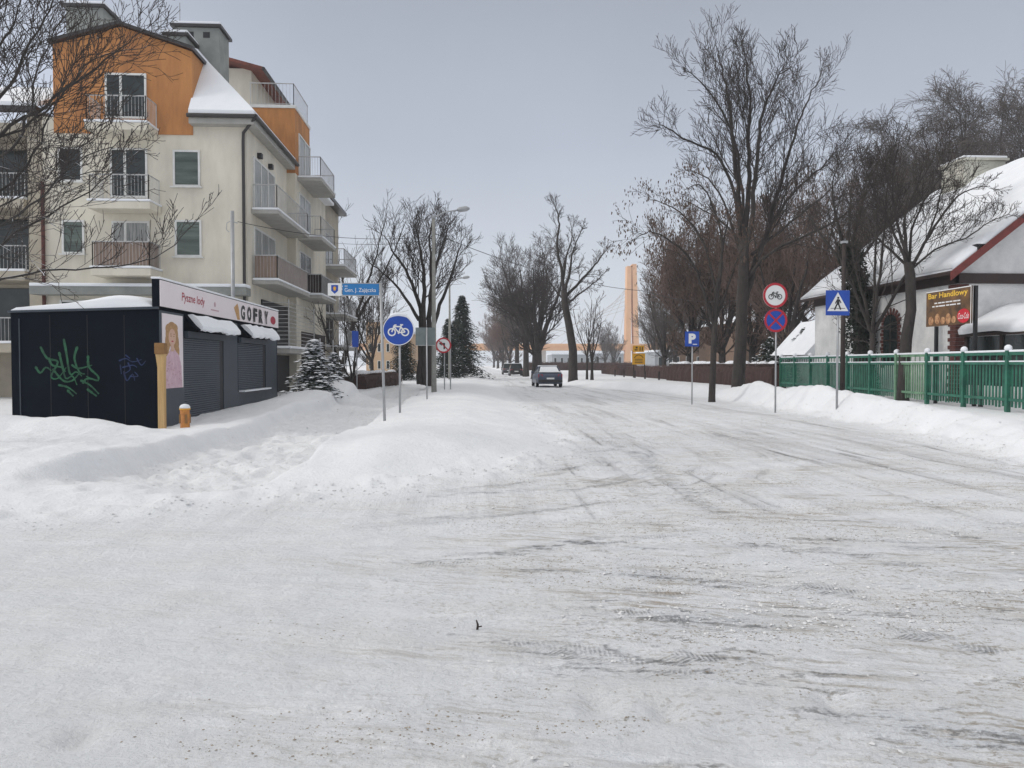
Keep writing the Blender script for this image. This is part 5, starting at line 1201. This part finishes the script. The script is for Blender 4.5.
wire(W(300, 238, 48), (LX, LY, W(434, 240, 36).z), .3, 'wire between the far balconies and the lamp post')
wire(W(645, 291, 48), W(742, 300, 36.3), .3, 'wire ending at the trunk of the tallest roadside tree', .014)
# short marker posts
for i, px in enumerate((659, 645, 635, 624, 615)):
    X = 14.8; Y = WX(px, 370, X).y; g = G(X, Y); m = MB(); m.tube([(X, Y, g-.1), (X, Y, g+.62)], .07, 8); m.tube([(X, Y, g+.621), (X, Y, g+.69)], [.075, .04], 8)
    tag(m.build('marker_post', 'dark_wood', None), ['nearest short dark post in the row along the hedge', 'second short dark post along the hedge', 'third short post, under the yellow board', 'fourth short post, left of the yellow board', 'farthest short post at the hedge end'][i], 'post', 'short posts along the hedge')
# ------------------------------------------------------------------ metal fence on the left
p0, p1 = W(330, 385, 37), W(352, 385, 44)
rf_ = empty('metal_railing', (p0.x, p0.y, .2), 'grey bar railing beside the end of the flats', 'railing')
m = MB(); a = Vector((-7.0, 36, .2)); b_ = Vector((-6.6, 44, .2))
for k_ in (0, .5, 1.0, 1.5, 2.0): m.tube([a+Vector((0, 0, .3+k_)), b_+Vector((0, 0, .3+k_))], .02, 5)
m.build('bars', 'rail', rf_)
for t in (0, .33, .66, 1): q = a.lerp(b_, t); MB().tube([q, q+Vector((0, 0, 2.6))], .035, 6).build('post', 'rail', rf_)
# ------------------------------------------------------------------ cars
def car(loc, label, body, seed, tall=False, snowy=True, rz=0, name='car'):
    rt = empty(name, loc, label, 'car', None, rz); h = 1.62 if tall else 1.42; hw = .9; L = 4.5
    # stations: y, half width, z bottom, z belt
    st = [(-2.25, .70, .42, .70), (-2.2, .80, .30, .92), (-2.0, .87, .24, 1.0), (-1.5, .90, .22, 1.02), (-.3, .90, .2, .96), (.9, .90, .2, .92), (1.5, .88, .22, .86), (2.0, .82, .26, .76), (2.2, .70, .34, .62)]
    m = MB()
    for (y, w_, zb_, zt_) in st:
        mid = zb_+(zt_-zb_)*.5
        for (x, z) in ((-w_*.86, zb_), (-w_, zb_+.12), (-w_*1.0, mid), (-w_*.95, zt_-.05), (-w_*.86, zt_), (w_*.86, zt_), (w_*.95, zt_-.05), (w_, mid), (w_, zb_+.12), (w_*.86, zb_)): m.v.append((x, y, z))
    for i in range(len(st)-1):
        for j in range(10): m.f.append((i*10+j, i*10+(j+1) % 10, (i+1)*10+(j+1) % 10, (i+1)*10+j))
    m.f.append(tuple(range(9, -1, -1))); n = (len(st)-1)*10; m.f.append(tuple(range(n, n+10)))
    m.build('body', body, rt, smooth=True, world=False)
    # greenhouse
    m = MB(); yb, yr0, yr1, yf = (-2.1, -1.9, .2, 1.0) if tall else (-1.75, -1.0, .15, 1.0)
    q = [(yb, .80, .97), (yr0, .64, h-.03), (yr1, .64, h-.03), (yf, .80, .90)]
    for (y, w_, z) in q: m.v += [(-w_, y, z), (w_, y, z)]
    z0 = .9; m.v += [(-.83, yb, z0), (.83, yb, z0), (-.83, yf, z0), (.83, yf, z0)]
    m.f += [(0, 1, 3, 2), (2, 3, 5, 4), (4, 5, 7, 6), (8, 0, 2, 4, 6, 10), (9, 11, 7, 5, 3, 1), (8, 9, 1, 0), (10, 6, 7, 11)]
    m.build('window', 'glass', rt, world=False)
    r_ = MB(); r_.prism([(-.65, yr0-.05, h-.035), (.65, yr0-.05, h-.035), (.65, yr1+.08, h-.035), (-.65, yr1+.08, h-.035)], (0, 0, .045)); ro_ = r_.build('roof', body, rt, world=False, bevel=.02)
    for s_ in (-1, 1):
        pm = MB(); pm.tube([(s_*.81, yb, .96), (s_*.655, yr0, h-.02)], .035, 5).tube([(s_*.655, yr1, h-.02), (s_*.81, yf, .9)], .035, 5).tube([(s_*.72, -.4, .95), (s_*.66, -.4, h-.03)], .03, 5); pm.build('pillar', body, rt, world=False)
    if snowy:
        s_ = MB(); s_.prism([(-.62, yr0-.02, h+.012), (.62, yr0-.02, h+.012), (.62, yr1+.05, h+.012), (-.62, yr1+.05, h+.012)], (0, 0, .07)); s_.build('snow', 'snow_clean', ro_, world=False, bevel=.03)
        if not tall:
            s_ = MB(); s_.quad((-.68, -1.60, 1.07), (.68, -1.60, 1.07), (.56, -1.08, h-.0), (-.56, -1.08, h-.0)); s_.build('snow', 'snow_clean', ro_, world=False)
            s_ = MB(); s_.prism([(-.74, -2.1, 1.03), (.74, -2.1, 1.03), (.74, -1.7, 1.05), (-.74, -1.7, 1.05)], (0, 0, .05)); s_.build('snow', 'snow_clean', ro_, world=False, bevel=.015)
    for s_ in (-1, 1):
        MB().prism([(s_*.50, -2.225, .72), (s_*.82, -2.19, .70), (s_*.84, -2.15, .90), (s_*.54, -2.215, .90)], (0, -.02, 0)).build('tail_light', 'tail', rt, world=False)
        for y in (-1.35, 1.35):
            w_ = MB().tube([(s_*.72, y, .32), (s_*.90, y, .32)], .32, 20).build('wheel', 'tyre', rt, world=False); MB().tube([(s_*.90, y, .32), (s_*.915, y, .32)], .2, 12).build('rim', 'metal', w_, world=False)
        MB().box((s_*.86, .55, .95), (s_*1.04, .68, 1.08)).build('mirror', body, rt, world=False, bevel=.02)
    MB().box((-.26, -2.285, .56), (.26, -2.262, .67)).build('number_plate', 'sign_white', rt, world=False)
    MB().box((-.82, -2.29, .34), (.82, -2.15, .54)).build('bumper', 'car_black', rt, world=False, bevel=.03)
    return rt
q = W(546.5, 380, 54); car((q.x, q.y, 0.0), 'dark blue grey saloon driving away with snow on roof and rear window', 'car_dark', 1, rz=.02)
q = W(515.5, 380, 103); car((q.x, q.y, .02), 'near one of two dark cars parked ahead of the saloon, under the trees', 'car_black', 2, tall=True)
q = W(508, 380, 116); car((q.x, q.y, .02), 'dark car partly hidden farthest down the road edge', 'car_grey', 3, tall=True)
# ------------------------------------------------------------------ bridge and far buildings
br = empty('bridge', (40, 330, 0), 'far orange pylon bridge with a long pale deck across the horizon', 'bridge')
D0 = 330
a = W(440, 347, D0); b_ = W(760, 347, D0); z0_, z1_ = W(500, 350, D0).z, W(500, 344.2, D0).z
MB().box((a.x-40, a.y, z0_), (b_.x+60, a.y+14, z1_)).build('deck', 'bridge', br)
MB().box((a.x-40, a.y-.4, z1_-.9), (b_.x+60, a.y-.02, z1_+.3)).build('parapet', 'bridge', br)
for px in (470, 505, 545, 590, 680, 720): q = W(px, 350, D0); MB().box((q.x-1, a.y+3, 0), (q.x+1, a.y+9, z0_)).build('pier', 'bridge_white', br)
for s_, (pt, pb) in enumerate((((629.5, 266), (628, 352)), ((634.5, 264), (637, 352)))):
    t0, t1 = W(pt[0], pt[1], D0+4), W(pb[0], 362, D0+4)
    MB().prism([(t1.x-1.25, t1.y, 0), (t1.x+1.25, t1.y, 0), (t0.x+.95, t0.y, t0.z), (t0.x-.95, t0.y, t0.z)], (0, 4, 0)).build('pylon_leg', 'bridge', br)
MB().box((W(630.5, 300, D0).x, a.y+4.4, W(627, 303, D0).z), (W(635, 300, D0).x, a.y+7.6, W(627, 297, D0).z)).build('cross_beam', 'bridge', br)
cb = MB(); tpz = W(632, 268, D0+6)
for k_ in range(9):
    q = W(632+14+k_*15, 346, D0+6); cb.tube([(tpz.x, tpz.y, tpz.z-k_*2.2), tuple(q)], .10, 4)
    q = W(632-14-k_*15, 346, D0+6); cb.tube([(tpz.x, tpz.y, tpz.z-k_*2.2), tuple(q)], .10, 4)
cb.build('cable', 'bridge_white', br)
def block(name, px0_, px1_, pyt, d__, mt, label, dep=12, rows=4, cols=5, pane='glass', roof='snow_clean', gable=False):
    a = W(px0_, pyt, d__); b2_ = W(px1_, pyt, d__); rt = empty(name, ((a.x+b2_.x)/2, a.y+dep/2, 0), label, 'building')
    MB().box((a.x, a.y, -.2), (b2_.x, a.y+dep, a.z)).build('wall', mt, rt)
    if gable: MB().prism([(a.x-.3, a.y-.3, a.z), (b2_.x+.3, a.y-.3, a.z), ((a.x+b2_.x)/2, a.y-.3, a.z+(b2_.x-a.x)*.28)], (0, dep, 0)).build('roof', roof, rt)
    else: MB().box((a.x-.2, a.y-.2, a.z+.002), (b2_.x+.2, a.y+dep, a.z+.3)).build('roof', roof, rt)
    w_ = b2_.x-a.x
    for i in range(rows):
        for j in range(cols):
            x = a.x+w_*(j+.3)/cols; z = a.z-(i+.75)*(a.z/(rows+.2)); wq = w_/cols*.4; hq = a.z/(rows+.2)*.5
            f = MB().box((x, a.y-.05, z), (x+wq, a.y-.003, z+hq)).build('window', 'white_paint', rt); MB().box((x+.06, a.y-.06, z+.06), (x+wq-.06, a.y-.051, z+hq-.06)).build('pane', pane, f)
block('apartment_block', 366, 392, 322, 95, 'beige', 'orange beige block far behind the street name sign', rows=3, cols=3)
block('apartment_block', 392, 412, 333, 105, 'beige', 'lower orange beige wing right of the taller block', rows=2, cols=2)
block('brick_building', 672, 716, 333, 115, 'far_brown', 'brown building showing behind the parking sign', rows=2, cols=4, gable=True)
block('shed', 594, 624, 353.5, 230, 'far_grey', 'low pale shed with snowy roof left of the pylon foot', rows=1, cols=4)
block('shed', 552, 592, 354.5, 200, 'far_grey', 'long low grey shed behind the crooked tree', rows=1, cols=6)
block('garage', 655, 676, 352, 110, 'far_grey', 'low grey garage with snow on top above the hedge', rows=1, cols=2)
block('house', 736, 790, 322, 75, 'far_brown', 'brown house hidden behind the bicycle ban sign trees', rows=2, cols=4, gable=True)
# twig lying in the snow
p = W(477, 630, 4.55); g = G(p.x, p.y)
o = MB().tube([(p.x, p.y, g-.02), (p.x+.005, p.y, g+.03), (p.x-.004, p.y+.01, g+.055)], [.008, .007, .004], 6).tube([(p.x+.0, p.y, g+.015), (p.x+.03, p.y, g+.02)], .004, 5).build('broken_twig', 'dark_wood', None); tag(o, 'tiny dark twig stuck upright in the foreground snow', 'twig')
# ------------------------------------------------------------------ haze
HAZE = 0.00055
if HAZE:
    hm = bpy.data.materials.new('haze'); hm.use_nodes = True; nt = hm.node_tree; nt.nodes.clear()
    o_ = nt.nodes.new('ShaderNodeOutputMaterial'); v_ = nt.nodes.new('ShaderNodeVolumePrincipled'); v_.inputs['Density'].default_value = HAZE
    v_.inputs['Color'].default_value = (.92, .94, 1, 1); v_.inputs['Anisotropy'].default_value = .1; nt.links.new(v_.outputs[0], o_.inputs['Volume'])
    MT['haze'] = hm
    h_ = MB().box((-345, -70, -1.3), (345, 600, 48)).build('haze', 'haze', None); h_['kind'] = 'stuff'
# ------------------------------------------------------------------ light
AZ, EL = R(-98), R(34)     # sun towards the left, ahead of the camera; veiled by cloud
w = bpy.data.worlds.new('World'); S.world = w; w.use_nodes = True; nt = w.node_tree; N = nt.nodes; L = nt.links; bg = N['Background']
sk = N.new('ShaderNodeTexSky'); sk.sky_type = 'NISHITA'; sk.sun_disc = False; sk.sun_elevation = EL; sk.sun_rotation = AZ; sk.dust_density = 3; sk.ozone_density = 1; sk.air_density = 1
hs = N.new('ShaderNodeHueSaturation'); hs.inputs['Saturation'].default_value = .35; L.new(sk.outputs[0], hs.inputs['Color'])
tc = N.new('ShaderNodeTexCoord'); sx = N.new('ShaderNodeSeparateXYZ'); L.new(tc.outputs['Generated'], sx.inputs[0])
cr = N.new('ShaderNodeValToRGB'); e = cr.color_ramp.elements; L.new(sx.outputs[2], cr.inputs[0])
K = 8.2
e[0].position = 0.0; e[0].color = (.74*K, .78*K, .84*K, 1); e[1].position = 1.0; e[1].color = (1.0*K, .99*K, .97*K, 1)
for pos, c in ((.10, (.65, .70, .77)), (.27, (.47, .52, .62)), (.43, (.37, .405, .48)), (.62, (.95, .94, .93))): q = e.new(pos); q.color = (*[v*K for v in c], 1)
cn = N.new('ShaderNodeTexNoise'); cn.inputs['Scale'].default_value = 1.6; cn.inputs['Detail'].default_value = 5; L.new(tc.outputs['Generated'], cn.inputs['Vector'])
mr = N.new('ShaderNodeMapRange'); mr.inputs[1].default_value = .3; mr.inputs[2].default_value = .7; mr.inputs[3].default_value = .92; mr.inputs[4].default_value = 1.08; L.new(cn.outputs['Fac'], mr.inputs[0])
vm = N.new('ShaderNodeVectorMath'); vm.operation = 'SCALE'; L.new(cr.outputs[0], vm.inputs[0]); L.new(mr.outputs[0], vm.inputs[3])
mx = N.new('ShaderNodeMix'); mx.data_type = 'RGBA'; mx.inputs[0].default_value = .85; L.new(hs.outputs[0], mx.inputs[6]); 
lf_ = N.new('ShaderNodeMapRange'); lf_.interpolation_type = 'SMOOTHSTEP'; lf_.inputs[1].default_value = -.12; lf_.inputs[2].default_value = -.62; lf_.inputs[3].default_value = 1; lf_.inputs[4].default_value = 1.42; L.new(sx.outputs[0], lf_.inputs[0])
v2 = N.new('ShaderNodeVectorMath'); v2.operation = 'SCALE'; L.new(vm.outputs[0], v2.inputs[0]); L.new(lf_.outputs[0], v2.inputs[3]); L.new(v2.outputs[0], mx.inputs[7])
L.new(mx.outputs[2], bg.inputs['Color']); bg.inputs['Strength'].default_value = .12
sd_ = bpy.data.lights.new('sun', 'SUN'); sd_.energy = 1.0; sd_.angle = R(14); sd_.color = (1, .96, .90); so_ = bpy.data.objects.new('sun', sd_); COL.objects.link(so_)
dirv = Vector((math.sin(AZ)*math.cos(EL), math.cos(AZ)*math.cos(EL), math.sin(EL))); so_.rotation_euler = dirv.to_track_quat('Z', 'Y').to_euler()
S.view_settings.view_transform = 'Standard'; S.view_settings.look = 'None'; S.view_settings.gamma = 1; S.view_settings.exposure = 0.04
S.cycles.max_bounces = 6; S.cycles.volume_bounces = 1; S.cycles.use_denoising = True
print('SCENE BUILT', sum(len(o.data.polygons) for o in COL.objects if o.type == 'MESH'))
